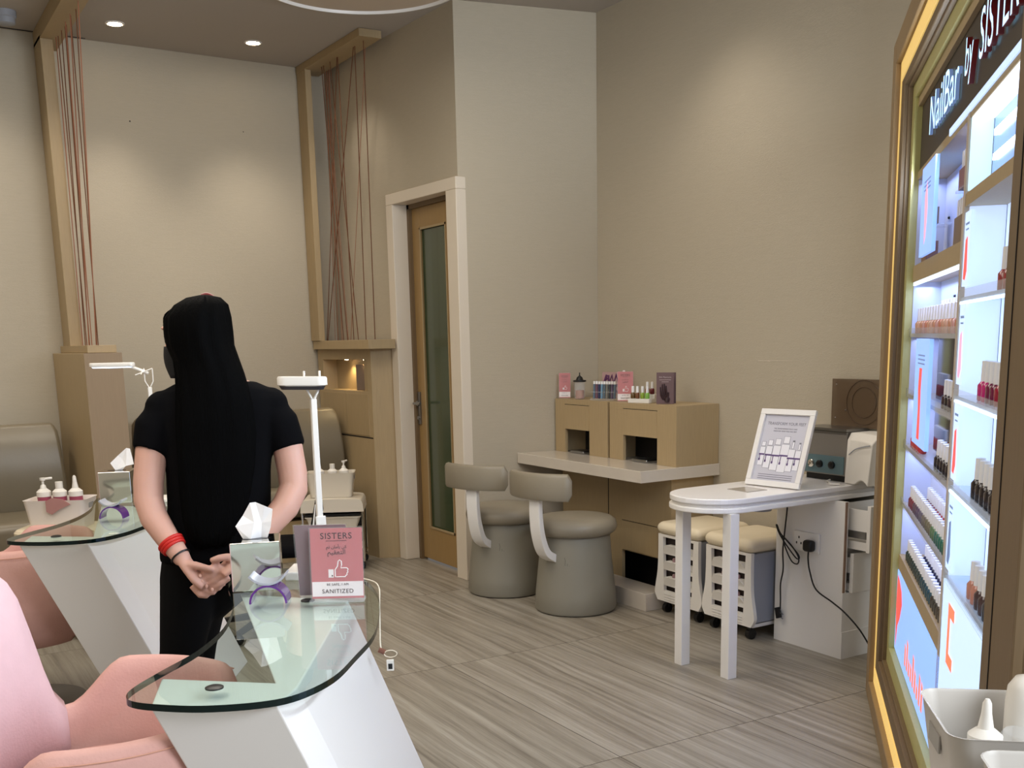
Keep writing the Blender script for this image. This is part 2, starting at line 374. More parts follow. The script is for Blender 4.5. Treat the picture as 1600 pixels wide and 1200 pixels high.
# round ceiling lamp
t = thing('ring_ceiling_lamp', 'large round white ceiling lamp with stepped rim at top of the room', 'ceiling light', (2.154, 4.86, 3.0))
b = MB(); b.lathe([(.493, .126), (.493, .0), (.478, -.004), (.474, .004), (.474, .126)], (0, 0, 0), 96); part('outer_rim', b, paint_w, t, False, smooth=True)
b = MB(); b.lathe([(.474, .01), (.36, .045), (.36, .126), (.474, .126)], (0, 0, 0), 96); part('inner_slope', b, mat('beige lamp shade', (184, 168, 148), .8), t, False, smooth=True)
b = MB(); b.lathe([(.36, .040), (.345, .038), (.345, .126), (.36, .126)], (0, 0, 0), 96); part('light_ring', b, mat('lilac light ring', (190, 180, 215), .5, emit=(200, 190, 230), estr=.9), t, False, smooth=True)
b = MB(); b.lathe([(.345, .09), (.345, .126)], (0, 0, 0), 64); part('centre_panel', b, mat('glowing diffuser', (225, 220, 235), .5, emit=(225, 215, 235), estr=.25), t, False, smooth=True)
b = MB(); b.lathe([(.055, 0), (.055, -.03), (.047, -.036), (.047, -.062), (.04, -.066), (0.0, -.066)], (.842, 6.507, CEIL), 32)
single('ceiling_sensor', 'grey round smoke detector on the ceiling at the far left', 'smoke detector', b, plast_g, (.842, 6.507, CEIL), smooth=True)

# ------------------------------------------------------------------ string screens and their cabinets
def cord(name, a, b, m, t, r=.0028): c = MB(); c.tube([a, b], r, 6); return part(name, c, m, t)
t = thing('string_screen', 'oak frame strung with brown cords beside the glazed door', 'partition', (2.64, 6.5, 1.33))
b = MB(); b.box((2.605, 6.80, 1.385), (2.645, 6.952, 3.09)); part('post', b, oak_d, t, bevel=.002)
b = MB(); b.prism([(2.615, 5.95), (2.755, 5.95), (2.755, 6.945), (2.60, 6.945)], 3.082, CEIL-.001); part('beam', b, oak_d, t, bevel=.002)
b = MB(); b.prism([(2.62, 6.03), (2.80, 6.03), (2.785, 6.94), (2.612, 6.94)], 1.329, 1.385); part('base_rail', b, oak, t, bevel=.002)
SX = 2.68
for yt, yb in ((6.667, 6.497), (6.443, 6.855), (6.433, 6.392), (6.185, 6.84), (6.166, 6.198), (6.039, 6.061), (6.56, 6.319), (6.70, 6.562)):
    cord('cord', (SX, yt, 3.084), (SX, yb, 1.384), leather, t)
for yt, yb in ((6.10, 6.60), (6.74, 6.75), (6.78, 6.64), (6.75, 6.82), (6.79, 6.87)):
    cord('cord', (2.745, yt if yt > 6.15 else 6.16, 3.084), (2.745, yb, 1.384), cordl, t, .0018)
t = thing('string_screen', 'oak frame strung with brown cords at the far left of the room', 'partition', (1.06, 6.5, 1.33))
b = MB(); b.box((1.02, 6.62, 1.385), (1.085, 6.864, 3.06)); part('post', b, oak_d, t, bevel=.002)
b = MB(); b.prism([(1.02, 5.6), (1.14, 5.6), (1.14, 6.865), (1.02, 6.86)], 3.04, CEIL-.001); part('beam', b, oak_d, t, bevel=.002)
b = MB(); b.prism([(1.035, 6.17), (1.185, 6.16), (1.17, 6.855), (1.0, 6.85)], 1.344, 1.385); part('base_rail', b, oak, t, bevel=.002)
for i, (yt, yb) in enumerate(((6.57, 6.60), (6.536, 6.50), (6.34, 6.449), (6.25, 6.309), (6.123, 6.156), (6.00, 6.23), (5.86, 6.18), (6.42, 6.55), (6.30, 6.46), (6.10, 6.40))):
    cord('cord', (1.095 + .006*(i % 3), yt, 3.045), (1.085 + .006*(i % 3), yb, 1.384), leather if i % 3 else cordl, t)

def cabinet_faces(t, A, Bc, Cc, D, z1, mt, tname='body'):
    b = MB(); b.prism([A, Bc, Cc, D], 0, z1); return part(tname, b, mt, t, bevel=.002)
# right cabinet with lit niche
t = thing('niche_cabinet', 'tall oak cabinet with a lit niche beside the glazed door', 'cabinet', (2.72, 6.5, 0))
A, Bc = Vector((2.64, 6.937, 0)), Vector((2.693, 6.174, 0)); fd = (Bc - A).normalized(); nrm = Vector((-fd.y, fd.x, 0)) * -1
def fpt(s, d, z): p = A + fd*s + Vector((1, .0, 0))*d; return (p.x, p.y, z)
LEN = (Bc - A).length
NB, NT, N0, N1 = 1.065, 1.262, .075, LEN-.055
b = MB()
def cseg(s0, s1, z0, z1, d=.10, b=b): b.loft([[fpt(s0,0,z), fpt(s1,0,z), fpt(s1,d,z), fpt(s0,d,z)] for z in (z0, z1)])
cseg(0, LEN, 0, NB); cseg(0, N0, NB, NT); cseg(N1, LEN, NB, NT); cseg(0, LEN, NT, 1.329)
b.prism([(2.693, 6.174), (2.817, 6.118), (2.822, 6.10), (2.80, 6.30), (2.70, 6.30)], 0, 1.329)
part('body', b, oak, t)
b = MB(); b.loft([[fpt(N0-.01,.098,z), fpt(N1+.01,.098,z), fpt(N1+.01,.106,z), fpt(N0-.01,.106,z)] for z in (NB-.01, NT+.01)]); part('niche_back', b, oak, t)
b = MB()
for z0, z1 in ((.784, 1.045),):
    for s0, s1 in ((.06, .40), (.404, LEN-.05)): b.loft([[fpt(s0,-.004,z), fpt(s1,-.004,z), fpt(s1,.01,z), fpt(s0,.01,z)] for z in (z0, z1)])
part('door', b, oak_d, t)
b = MB(); b.loft([[fpt(.03,-.001,z), fpt(LEN-.01,-.001,z), fpt(LEN-.01,.01,z), fpt(.03,.01,z)] for z in (.768, .776)]); part('shadow_gap', b, dark_in, t)
for s in (.34, .60):
    b = MB(); b.lathe([(.012, 0), (.012, -.004), (0, -.005)], fpt(s, .045, NT), 16); part('niche_lamp', b, led_w, t)
    p = fpt(s, .05, NT-.02); spot('niche_lamp_beam', p, 1.6, (1, .74, .36), 130, .8, .01)
c = Vector(fpt(.56, .05, NB+.001)); b = MB(); b.obox((c.x, c.y, NB+.083), (.012, .004, 0), (-.018, .055, 0), (0, 0, .082)); single('niche_book', 'grey brown book standing in the lit niche of the oak cabinet', 'book', b, mat('grey book', (120, 104, 92), .6), (c.x, c.y, NB), bevel=.002)
# left cabinet
t = thing('column_cabinet', 'plain oak column cabinet below the string screen at far left', 'cabinet', (1.05, 6.5, 0))
cabinet_faces(t, (.955, 6.855), (1.012, 6.15), (1.195, 6.09), (1.29, 6.87), 1.343, oak)
b = MB(); b.prism([(1.011, 6.149), (1.196, 6.088), (1.198, 6.10), (1.013, 6.16)], .0, 1.343); part('end_panel', b, mat('grey oak', (150, 130, 106), .5, noise=.08, nscale=9, stretch=(14, 14, 1)), t)

# ------------------------------------------------------------------ sofas against the back wall
def sofa(x0, x1, label, y0=6.05):
    t = thing('sofa', label, 'sofa', ((x0+x1)/2, 6.4, 0), 0)
    w = x1-x0; cx = (x0+x1)/2
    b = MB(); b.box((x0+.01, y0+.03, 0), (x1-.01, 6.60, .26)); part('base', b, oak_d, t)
    b = MB()
    rings = []
    for k in range(13):
        a = k/12; z = .40 + .553*a; thick = .09 + .05*math.sin(PI*min(1, a*1.05)); ins = 0 if 0 < k < 12 else .02
        e = .0 if k < 11 else (.012 if k == 11 else .035)
        rings.append([(x0+ins+.03*a, 6.64-thick+e, z), (x1-ins-.03*a, 6.64-thick+e, z), (x1-ins-.02*a, 6.70-e, z), (x0+ins+.02*a, 6.70-e, z)])
    b.loft(rings); part('backrest', b, sofa_m, t, bevel=.018, smooth=True)
    b = MB(); b.rbox((cx, (y0+6.61)/2, .375), (w, 6.61-y0, .19), .055, 5); part('seat', b, sofa_m, t, smooth=True)
    return t
sofa(-1.4, .925, 'champagne vinyl sofa at the far left behind the bottle basket')
sofa(1.31, 2.64, 'champagne vinyl sofa behind the standing woman', 6.37)

# ------------------------------------------------------------------ glass nail tables
GL = [(.334,1.934),(.358,1.978),(.424,2.05),(.521,2.15),(.613,2.289),(.682,2.449),(.714,2.566),(.737,2.672),(.775,2.775),(.842,2.835),(.93,2.83),(1.01,2.76),(1.058,2.65),(1.068,2.55),(1.03,2.385),(.968,2.235),(.875,2.055),(.777,1.926),(.69,1.823),(.60,1.765),(.527,1.762),(.435,1.80),(.366,1.858),(.336,1.899)]
ST = [(.364,1.885),(.559,1.768),(.625,1.845),(.967,2.425),(.763,2.657),(.598,1.894),(.422,2.048)]
def smooth_closed(pts, n=5):
    P = [Vector((p[0], p[1], 0)) for p in pts]; N = len(P); out = []
    for i in range(N):
        a, b, c, d = P[i-1], P[i], P[(i+1)%N], P[(i+2)%N]
        for k in range(n):
            t = k/n; v = .5*((2*b)+(c-a)*t+(2*a-5*b+4*c-d)*t*t+(3*b-a-3*c+d)*t**3); out.append((v.x, v.y))
    return out
def nail_table(off, label, group=None):
    t = thing('glass_nail_table', label, 'table', (off[0]+.65, off[1]+2.2, 0), 0, 'glass topped nail tables')
    pl = [(x+off[0], y+off[1]) for x, y in smooth_closed(GL)]
    b = MB(); b.prism(pl, .7370, .75)
    o = part('glass_top', b, [table_glass, edge_glass], t)
    for p in o.data.polygons:
        if abs(p.normal.z) < .5: p.material_index = 1
    lo = [(x+off[0]+.32, y+off[1]+.11) for x, y in ST]
    b = MB(); b.prism(lo, 0, .735, (-.32, -.11)); part('pedestal', b, solid_w, t, bevel=.003)
    for px, py in ((.480, 1.882), (.86, 2.42)):
        b = MB(); b.lathe([(.017, .7505), (.017, .753), (.012, .755), (0, .755)], (px+off[0], py+off[1], 0), 20); part('glass_bolt', b, blk, t, smooth=True)
    return t
NT1 = nail_table((0, 0), 'nearest glass nail table on slanted white pedestal, holding the thumbs-up sign')
OF = (.0, 1.905)
NT2 = nail_table(OF, 'farther glass nail table on slanted white pedestal, at left behind the pink chairs')

# desk lamps
def desk_lamp(base, label, kind):
    bx, by, bz = base
    t = thing('desk_lamp', label, 'lamp', base, 0, 'white desk lamps on the nail tables')
    if kind == 0:
        b = MB(); b.obox((.0, .036, .012), (.067, -.041, 0), (.030, .050, 0), (0, 0, .0118)); part('base', b, plast_w, t, False, bevel=.004)
        b = MB(); b.box((-.008, -.006, .02), (.008, .006, .478)); b.box((-.014, -.009, .02), (.014, -.004, .17)); part('pole', b, plast_w, t, False, bevel=.002)
        b = MB()
        for s in (-1, 1): b.tube([(0, 0, .472), (s*.020*.866, s*-.020*.5, .512), (s*.020*.866, s*-.020*.5, .55)], .0032, 8)
        part('yoke', b, plast_w, t, False, smooth=True)
        xd = Vector((.90, -.43, 0)); yd = Vector((.43, .90, 0))
        pl = rrect(.064, .026, .024, 6)
        c = Vector((-.023, .011, .512)); tl = Vector((0, 0, 1))
        b = MB(); b.loft([[c + xd*x*k + yd*y*k + tl*(z + x*.02*-1) for x, y in pl] for z, k in ((.0, .9), (.003, 1.0), (.020, 1.0), (.024, .96))]); part('lamp_head', b, plast_w, t, False, smooth=True)
        b = MB(); b.loft([[c + xd*x*k + yd*y*k + tl*(z + x*-.02) for x, y in pl] for z, k in ((-.009, .84), (-.0005, .93))]); part('light_strip', b, mat('dark strip', (40, 38, 42), .4), t, False, smooth=True)
    else:
        b = MB(); b.obox((.02, -.01, .008), (.06, -.036, 0), (.030, .050, 0), (0, 0, .0079)); part('base', b, plast_w, t, False, bevel=.004)
        b = MB(); b.box((-.008, -.006, .014), (.008, .006, .46)); part('pole', b, plast_w, t, False, bevel=.002)
        b = MB()
        for s in (-1, 1): b.tube([(0, 0, .455), (s*.014, s*-.009, .485), (s*.014, s*-.009, .535)], .0026, 8)
        b.tube([(-.014, .009, .535), (-.03, .0, .512)], .0022, 8); b.tube([(.014, -.009, .535), (-.05, .01, .510)], .0022, 8)
        part('yoke', b, plast_w, t, False, smooth=True)
        b = MB(); b.tube([(.0, 0, .516), (-.06, .028, .544)], .0062, 8); part('arm', b, plast_w, t, False, smooth=True)
        xd = Vector((.90, -.43, 0)); yd = Vector((.43, .90, 0)); pl = rrect(.088, .02, .018, 6); c = Vector((-.125, .060, .544))
        b = MB(); b.loft([[c + xd*x*k + yd*y*k + Vector((0, 0, z)) for x, y in pl] for z, k in ((0, .92), (.003, 1), (.014, 1), (.017, .95))]); part('lamp_head', b, plast_w, t, False, smooth=True)
        b = MB(); b.loft([[c + xd*x*k + yd*y*k + Vector((0, 0, z)) for x, y in pl] for z, k in ((-.004, .84), (-.0003, .9))]); part('light_strip', b, led, t, False, smooth=True)
    return t
desk_lamp((.985, 2.64, .7501), 'white upright desk lamp standing behind the thumbs-up sign on the nearest table', 0)
desk_lamp((.965, 4.425, .7501), 'white desk lamp with horizontal arm on the farther glass table', 1)

# tissue boxes
def tissue_box(o, xd, label, lean=0):
    t = thing('tissue_box', label, 'tissue box', (o[0], o[1], .7502), math.atan2(xd[1], xd[0]), 'chrome tissue boxes on the nail tables')
    b = MB(); b.box((0, 0, 0), (.125, .125, .126)); part('box_body', b, chrome, t, False, bevel=.002)
    b = MB(); b.prism([(x+.0625, y+.066) for x, y in rrect(.036, .018, .017, 6)], .1255, .1268); part('slot', b, black_gl, t, False)
    b = MB()
    if not lean:
        V = [(-.030,.066,.0), (.030,.066,.0), (-.048,.060,.036), (-.028,.074,.062), (-.008,.058,.096), (.006,.070,.096), (.028,.060,.086), (.048,.068,.076), (.043,.060,.045), (.040,.064,.028), (.0,.048,.045), (.018,.076,.04), (-.012,.05,.0), (.014,.08,.0)]
        F = [(0,2,12),(2,3,10),(3,4,10),(2,10,12),(4,5,11),(4,11,10),(5,6,11),(6,7,11),(7,8,11),(8,9,11),(9,1,13),(9,13,11),(10,11,13),(10,13,12)]
    else:
        V = [(-.004,.064,.0), (.020,.068,.0), (-.022,.058,.032), (.010,.070,.062), (.046,.060,.092), (.060,.066,.088), (.070,.062,.024), (.038,.056,.018), (.026,.074,.046), (.044,.058,.052)]
        F = [(0,2,8),(2,3,8),(3,4,8),(4,9,8),(4,5,9),(5,6,9),(6,7,9),(7,8,9),(7,1,0),(7,0,8)]
    W_ = [b.bm.verts.new((.0625+x, .066+(y-.066)*.55, .124+z)) for x, y, z in V]
    for f in F: b.bm.faces.new([W_[i] for i in f])
    o2 = part('tissue', b, tissue, t, False, norm=False)
    s_ = o2.modifiers.new('thick', 'SOLIDIFY'); s_.thickness = .0012
    return t
tissue_box((.733, 2.62), (.94, -.34), 'chrome tissue box with upright tissue on the nearest glass table')
tissue_box((.748, 4.50), (.93, -.37), 'chrome tissue box with leaning tissue on the farther glass table', 1)

# purple hand rests
def hand_rest(o, ang, label, k=1.0):
    t = thing('hand_rest', label, 'hand rest', (o[0], o[1], .7502), ang, 'purple and silver hand rests')
    def arc(r0, r1, a0, a1, cz, y0, y1, seg=20):
        b = MB(); rings = []
        for i in range(seg+1):
            a = math.radians(a0 + (a1-a0)*i/seg); c, s = math.cos(a), math.sin(a)
            rings.append([(r1*c, y0, cz+r1*s), (r1*c, y1, cz+r1*s), (r0*c, y1, cz+r0*s), (r0*c, y0, cz+r0*s)])
        b.loft(rings); return b
    part('arch', arc(.041*k, .046*k, 0, 180, 0, -.032*k, .032*k), purple, t, False, smooth=True)
    part('tray', arc(.052*k, .057*k, 218, 322, .1025*k, -.032*k, .032*k), sil_m, t, False, smooth=True)
    return t
hand_rest((.785, 2.478), math.radians(-28), 'purple arch with silver tray, in front of the nearer tissue box')
hand_rest((.725, 4.09), math.radians(-30), 'purple arch with silver tray, in front of the farther tissue box', .98)

# sign stands
def sign_stand(o, xd, yd, w, hgt, label, kind='thumb', group=None, name='acrylic_sign'):
    t = thing(name, label, 'sign', o, 0, group)
    xd = Vector(xd).normalized(); yd = Vector(yd).normalized(); zd = xd.cross(yd)
    O = Vector(o)
    b = MB(); c = O + xd*w/2 + yd*hgt/2; b.obox(c, xd*(w/2), yd*(hgt/2), zd*.0012); part('card', b, sign_red if kind == 'thumb' else sign_pur, t)
    b = MB(); c = O + xd*w/2 + yd*hgt/2 + zd*.003; b.obox(c, xd*(w/2+.003), yd*(hgt/2+.003), zd*.0009)
    part('acrylic_cover', b, mat('thin clear cover', (240, 240, 240), .05, alpha=.07, spec=.6), t)
    if kind == 'thumb':
        b = MB(); c = O + xd*w/2 + yd*(hgt*.135); b.obox(c + zd*.0004, xd*(w/2*.985), yd*(hgt*.105), zd*.0012); part('white_band', b, sign_white, t)
        s = w*.40; org = O + xd*(w*.50) + yd*(hgt*.395)
        pts = [(x*s, y*s) for x, y in THUMB]; b = MB(); P3 = onface(org, xd, yd, pts, .0016); b.tube(P3 + [P3[0], P3[1]], w*.011, 6); part('thumb_icon', b, sign_white, t)
        b = MB(); c = org + xd*(-.30*s) + yd*(-.13*s) + zd*.0014; b.obox(c, xd*(.125*s), yd*(.2*s), zd*.0006); part('cuff_icon', b, sign_white, t)
        b = MB(); c = org + xd*(-.24*s) + yd*(-.24*s) + zd*.0022; b.obox(c, xd*(.03*s), yd*(.03*s), zd*.0006); part('cuff_button', b, ink, t)
        text_part('lettering', 'SISTERS', w*.17, ink, t, O + xd*w*.5 + yd*hgt*.85 + zd*.002, xd, yd, .0002, space=1.1)
        b = MB(); b.obox(O + xd*w*.5 + yd*hgt*.822 + zd*.002, xd*w*.2, yd*.0005, zd*.0003); part('rule', b, ink, t)
        text_part('lettering', '\uFEE2\uFE97 \uFEE5\uFE8E\uFEE3\uFE84\uFE91 \uFEE6\uFEDB', w*.085, ink, t, O + xd*w*.5 + yd*hgt*.715 + zd*.002, xd, yd, .0002)
        text_part('lettering', '\uFEE2\uFEF4\uFED8\uFECC\uFE98\uFEDF\uFE8D', w*.125, ink, t, O + xd*w*.5 + yd*hgt*.63 + zd*.002, xd, yd, .0002)
        text_part('lettering', 'BE SAFE, I AM', w*.062, ink, t, O + xd*w*.5 + yd*hgt*.185 + zd*.0022, xd, yd, .0002, space=1.15)
        text_part('lettering', 'SANITIZED', w*.115, ink, t, O + xd*w*.5 + yd*hgt*.075 + zd*.0022, xd, yd, .0002, space=1.1)
    return t
SXD = (.866, -.5, 0); SYD = (.045, .075, 1)
sg = sign_stand((.868, 2.408, .757), SXD, SYD, .126, .172, 'red thumbs-up SANITIZED sign standing on the nearest glass table')
b = MB(); b.obox((.922, 2.378, .7535), Vector(SXD)*.066, Vector((.5, .866, 0))*.022, (0, 0, .003)); part('acrylic_foot', b, acry, sg, bevel=.001)
sg = sign_stand((.856, 2.462, .757), SXD, (-.03, .0, 1), .126, .176, 'purple brown sign card standing behind the thumbs-up sign', 'plain')
b = MB(); b.obox((.917, 2.432, .7535), Vector(SXD)*.066, Vector((.5, .866, 0))*.012, (0, 0, .003)); part('acrylic_foot', b, acry, sg, bevel=.001)

# cable hanging beside the nearest table
t = thing('charging_cable', 'pale charging cable hanging off the right edge of the nearest glass table', 'cable', (1.05, 2.52, .75))
cw = mat('cable white', (216, 206, 184), .5)
b = MB(); b.tube(bez([(1.02, 2.66, .7515), (1.05, 2.60, .7515), (1.075, 2.53, .752), (1.080, 2.49, .74), (1.062, 2.45, .70), (1.052, 2.43, .65), (1.038, 2.40, .615), (1.036, 2.385, .60)]), .0018, 6); part('cord', b, cw, t)
b = MB(); b.tube([(1.026, 2.385, .606), (1.040, 2.378, .598)], .007, 10); part('bead', b, mat('brown bead', (110, 62, 40), .4), t)
b = MB(); ring = [(1.050 + .014*math.cos(a), 2.366 - .008*math.cos(a), .596 + .009*math.sin(a)) for a in [2*PI*i/20 for i in range(21)]]; b.tube(ring, .0013, 6); part('loop', b, cw, t)
b = MB(); b.obox((1.046, 2.362, .568), (.008, -.004, 0), (.002, .004, 0), (0, 0, .014)); part('plug', b, plast_w, t, bevel=.001)
b = MB(); b.obox((1.0445, 2.3585, .566), (.0045, -.0025, 0), (.001, .002, 0), (0, 0, .007)); part('plug_slot', b, blk, t)

# ------------------------------------------------------------------ pink tub chairs
def tub_chair(c, yaw, label):
    t = thing('tub_chair', label, 'chair', (c[0], c[1], 0), yaw, 'pink velvet tub chairs at the nail tables')
    # local: faces +x; angle a measured from +x
    def rim(a):   # a in degrees from facing direction, -150..150 is the open front at 0
        d = abs(a)   # 0 front .. 180 back
        if d < 30: return None
        if d < 92: return .662
        if d < 120: return .662 - .10*(.5-.5*math.cos(PI*(d-92)/28))
        return .562 + .33*(.5-.5*math.cos(PI*min(1, (d-120)/27)))
    def shell(r_in, r_out, extra):
        rings = []; N = 72
        for i in range(N+1):
            a = 28 + (332-28)*i/N; aa = a if a <= 180 else a-360; d = abs(aa); zr = rim(max(d, 30.01)); ca, sa = math.cos(math.radians(a)), math.sin(math.radians(a))
            taper = 1.0
            if d < 44: zr = .50 + (zr-.50)*math.sin(PI/2*(d-28)/16) if d > 28 else .50
            prof = [(r_in-.05, .43), (r_in-.005, .47), (r_in, zr-.04), (r_in+.012, zr-.008), ((r_in+r_out)/2, zr), (r_out-.010, zr-.01), (r_out, zr-.045), (r_out-.004, .44), (r_out-.035, .33), (r_out-.09, .275), (r_out-.16, .262), (.10, .262), (.10, .40), (r_in-.06, .42)]
            rings.append([(r*ca, r*sa, z) for r, z in prof])
        b = MB(); b.loft(rings); return b
    part('shell', shell(.272, .325, 0), pink_f, t, False, smooth='all')
    # back cushion
    b = MB(); rings = []
    for i in range(25):
        a = 121 + (239-121)*i/24; ca, sa = math.cos(math.radians(a)), math.sin(math.radians(a)); e = math.sin(PI*i/24)**.35 if 0 < i < 24 else .12
        zt = rim(abs(a if a <= 180 else a-360)) + .012; th = .055*e
        rings.append([((.274-.0)*ca, (.274)*sa, .455), ((.274-th*.9)*ca, (.274-th*.9)*sa, .46), ((.274-th*1.1)*ca, (.274-th*1.1)*sa, (.46+zt)/2), ((.274-th*.5)*ca, (.274-th*.5)*sa, zt-.02), ((.29)*ca, (.29)*sa, zt), ((.285)*ca, (.285)*sa, zt-.03)])
    b.loft(rings); part('back_cushion', b, pink_lit, t, False, smooth='all', label='pink back cushion with daylight painted into its colour')
    b = MB(); prof = [(0, .40), (.19, .40), (.222, .41), (.235, .44), (.23, .468), (.21, .48), (.12, .486), (0, .488)]
    b.lathe(prof, (-.015, 0, 0), 48); part('seat_cushion', b, pink_f, t, False, smooth=True)
    b = MB(); b.lathe([(.05, .262), (.03, .24), (.026, .03), (.06, .016), (.205, .010), (.21, 0)], (0, 0, 0), 40); part('pedestal_base', b, mat('dark bronze', (84, 76, 66), .35, metal=.8), t, False, smooth=True)
    b = MB(); pts = []
    for i in range(61):
        a = 32 + (328-32)*i/60; aa = a if a <= 180 else a-360; z = rim(max(abs(aa), 30.01)) - .012; pts.append((.3235*math.cos(math.radians(a)), .3235*math.sin(math.radians(a)), z-.01))
    b.tube(pts[2:-2], .0016, 6); part('piping', b, pink_o, t, False, smooth=True)
    return t
tub_chair((.335, 2.235), math.radians(-24), 'nearest pink tub chair tucked under the nearest glass table')
tub_chair((.405, 4.40), math.radians(-24), 'farther pink tub chair at the second glass table')
CH = None

# ------------------------------------------------------------------ baskets, bottles, rolling carts
def bottle_pump(x, y, z, label, kind, body=(150, 78, 92), group='bottles in the baskets', s=1.0):
    t = thing('bottle', label, 'bottle', (x, y, z), random.random(), group)
    b = MB(); b.lathe([(.020*s, 0), (.0215*s, .004*s), (.0215*s, .10*s), (.018*s, .104*s)], (0, 0, 0), 20); part('bottle_body', b, mat('bottle body %d' % body[0], body, .35), t, False, smooth=True)
    b = MB(); b.lathe([(.023*s, .098*s), (.023*s, .114*s), (.014*s, .122*s), (.011*s, .124*s)], (0, 0, 0), 20); part('collar', b, plast_w, t, False, smooth=True)
    b = MB()
    if kind == 'pump':
        b.lathe([(.011*s, .122*s), (.008*s, .135*s), (.004*s, .138*s), (.004*s, .15*s), (.009*s, .152*s), (.009*s, .16*s)], (0, 0, 0), 16); b.tube([(0, 0, .156*s), (.03*s, 0, .157*s)], .004*s, 8)
    elif kind == 'spray': b.lathe([(.011*s, .122*s), (.007*s, .145*s), (.006*s, .16*s), (.003*s, .166*s)], (0, 0, 0), 16)
    else: b.lathe([(.012*s, .12*s), (.012*s, .146*s)], (0, 0, 0), 16)
    part('cap', b, plast_w, t, False, smooth=True); return t
def basket(name, c, hx, hy, h, yaw, label, m, handle=True, taper=.86, dip=0, th=.003):
    t = thing(name, label, 'basket', c, yaw, None)
    b = MB(); out = []; inn = []
    for z, k in ((0, taper), (h*.5, (1+taper)/2), (h-.004, 1), (h, 1.02)): out.append([(x*k, y*k, z) for x, y in rrect(hx, hy, .025, 5)])
    for z, k in ((h, 1.0), (h-.004, .98), (h*.5, (1+taper)/2-.03), (.004, taper-.03)): inn.append([(x*k, y*k, z) for x, y in rrect(hx, hy, .022, 5)])
    b.loft(out + inn, cap=True); part('tub', b, m, t, False, smooth=True)
    if handle:
        for s in (-1, 1):
            b = MB(); b.prism([(x, y) for x, y in rrect(.0015, .028, .001, 2)], h-.045, h-.022); bmesh.ops.translate(b.bm, vec=(s*hx*.985, 0, 0), verts=b.bm.verts); part('handle_slot', b, mat('shadow grey plastic', (150, 146, 140), .5), t, False)
    return t
def rolling_cart(c, yaw, label):
    t = thing('rolling_cart', label, 'cart', c, yaw, None)
    b = MB()
    pl = [(x, z) for x, z in bez([(-.19, -.05, 0), (-.185, 0, 0), (-.15, .03, 0), (0, .036, 0), (.15, .03, 0), (.185, 0, 0), (.19, -.05, 0)], 6) for _ in (0,) for x, z in ((x, z),)] if False else None
    pts = [(p.x, p.y) for p in bez([(-.19, -.06, 0), (-.183, -.005, 0), (-.15, .016, 0), (0, .02, 0), (.15, .016, 0), (.183, -.005, 0), (.19, -.06, 0)], 5)]
    b.loft([[(x, y, .42+z) for x, z in pts] for y in (-.15, .15)]); part('top', b, plast_b, t, False, smooth=True)
    for sx in (-1, 1):
        b = MB()
        for sy in (-1, 1): b.tube([(sx*.182, sy*.14, .05), (sx*.182, sy*.14, .40)], .007, 8)
        b.tube([(sx*.182, -.14, .08), (sx*.182, .14, .08)], .005, 8); part('frame', b, chrome, t, False, smooth=True)
    for k, z in enumerate((.29, .19, .09)):
        b = MB(); b.loft([[(x*s, y*s-.005, z+dz) for x, y in rrect(.165, .135, .015, 3)] for dz, s in ((-.03, .86), (.03, .97), (.034, 1.03), (.038, 1.03))]); part('drawer', b, plast_b, t, False, smooth=True)
    b = MB(); b.box((-.17, -.12, .335), (.17, .14, .345)); b.box((-.17, .12, .06), (.17, .14, .38)); part('back_panel', b, blk, t, False)
    for sx in (-1, 1):
        for sy in (-1, 1):
            b = MB(); b.lathe([(.024, -.012), (.024, .012)], (0, 0, 0), 16, Matrix.Translation((sx*.165, sy*.12, .024)) @ Matrix.Rotation(PI/2, 4, 'X')); b.tube([(sx*.165, sy*.12, .024), (sx*.17, sy*.13, .06)], .01, 6); part('caster', b, blk, t, False, smooth=True)
    return t
# far cart beside niche cabinet
cc = (2.385, 6.13, 0); cy = math.radians(-27)
rolling_cart(cc, cy, 'cream cart with shallow drawers in front of the oak niche cabinet')
cth = thing
bk = basket('plastic_basket', (2.375, 6.13, .441), .145, .085, .15, cy, 'cream basket with three bottles on the cart by the niche cabinet', plast_b)
for dx, kind, nm in ((-.08, 'spray', 'leftmost'), (.0, 'flip', 'middle'), (.07, 'pump', 'rightmost')):
    bottle_pump(2.385+dx*math.cos(cy), 6.13+dx*math.sin(cy), .446, '%s of three bottles in the basket by the niche cabinet' % {'leftmost': 'white nozzle bottle, leftmost', 'middle': 'short flat capped bottle, middle', 'rightmost': 'white pump bottle, rightmost'}[nm], kind, (112, 82, 74), s=1.32)
# left cart with rounded top seen behind farther table
LCX, LCY, LCZ = .715, 5.37, .54; a = math.radians(-30)
t = thing('rolling_cart', 'cream round topped cart behind the farther glass table', 'cart', (LCX, LCY, 0), a)
b = MB(); b.loft([[(x*k, y*k, LCZ+z) for x, y in rrect(.20, .15, .09, 6)] for z, k in ((-.038, .95), (-.03, 1.0), (-.014, 1.0), (-.003, .95), (0, .8))]); part('top', b, cream_v, t, False, smooth=True)
b = MB(); b.box((-.13, -.10, .06), (.13, .10, LCZ-.04)); part('body', b, plast_w, t, False, bevel=.01)
for sx in (-1, 1):
    for sy in (-1, 1): b = MB(); b.ball((sx*.10, sy*.075, .024), .024, 12); b.tube([(sx*.10, sy*.075, .03), (sx*.10, sy*.075, .07)], .01, 6); part('caster', b, blk, t, False, smooth=True)
bk = basket('plastic_basket', (LCX, LCY-.01, LCZ+.001), .145, .09, .135, a, 'white basket with pink bottles at the far left table', mat('pearl white plastic', (232, 222, 212), .35))
b = MB(); xd = Vector((math.cos(a), math.sin(a), 0)); yf = Vector((math.sin(a), -math.cos(a), 0)); o_ = Vector((LCX, LCY-.01, LCZ)) + yf*.092
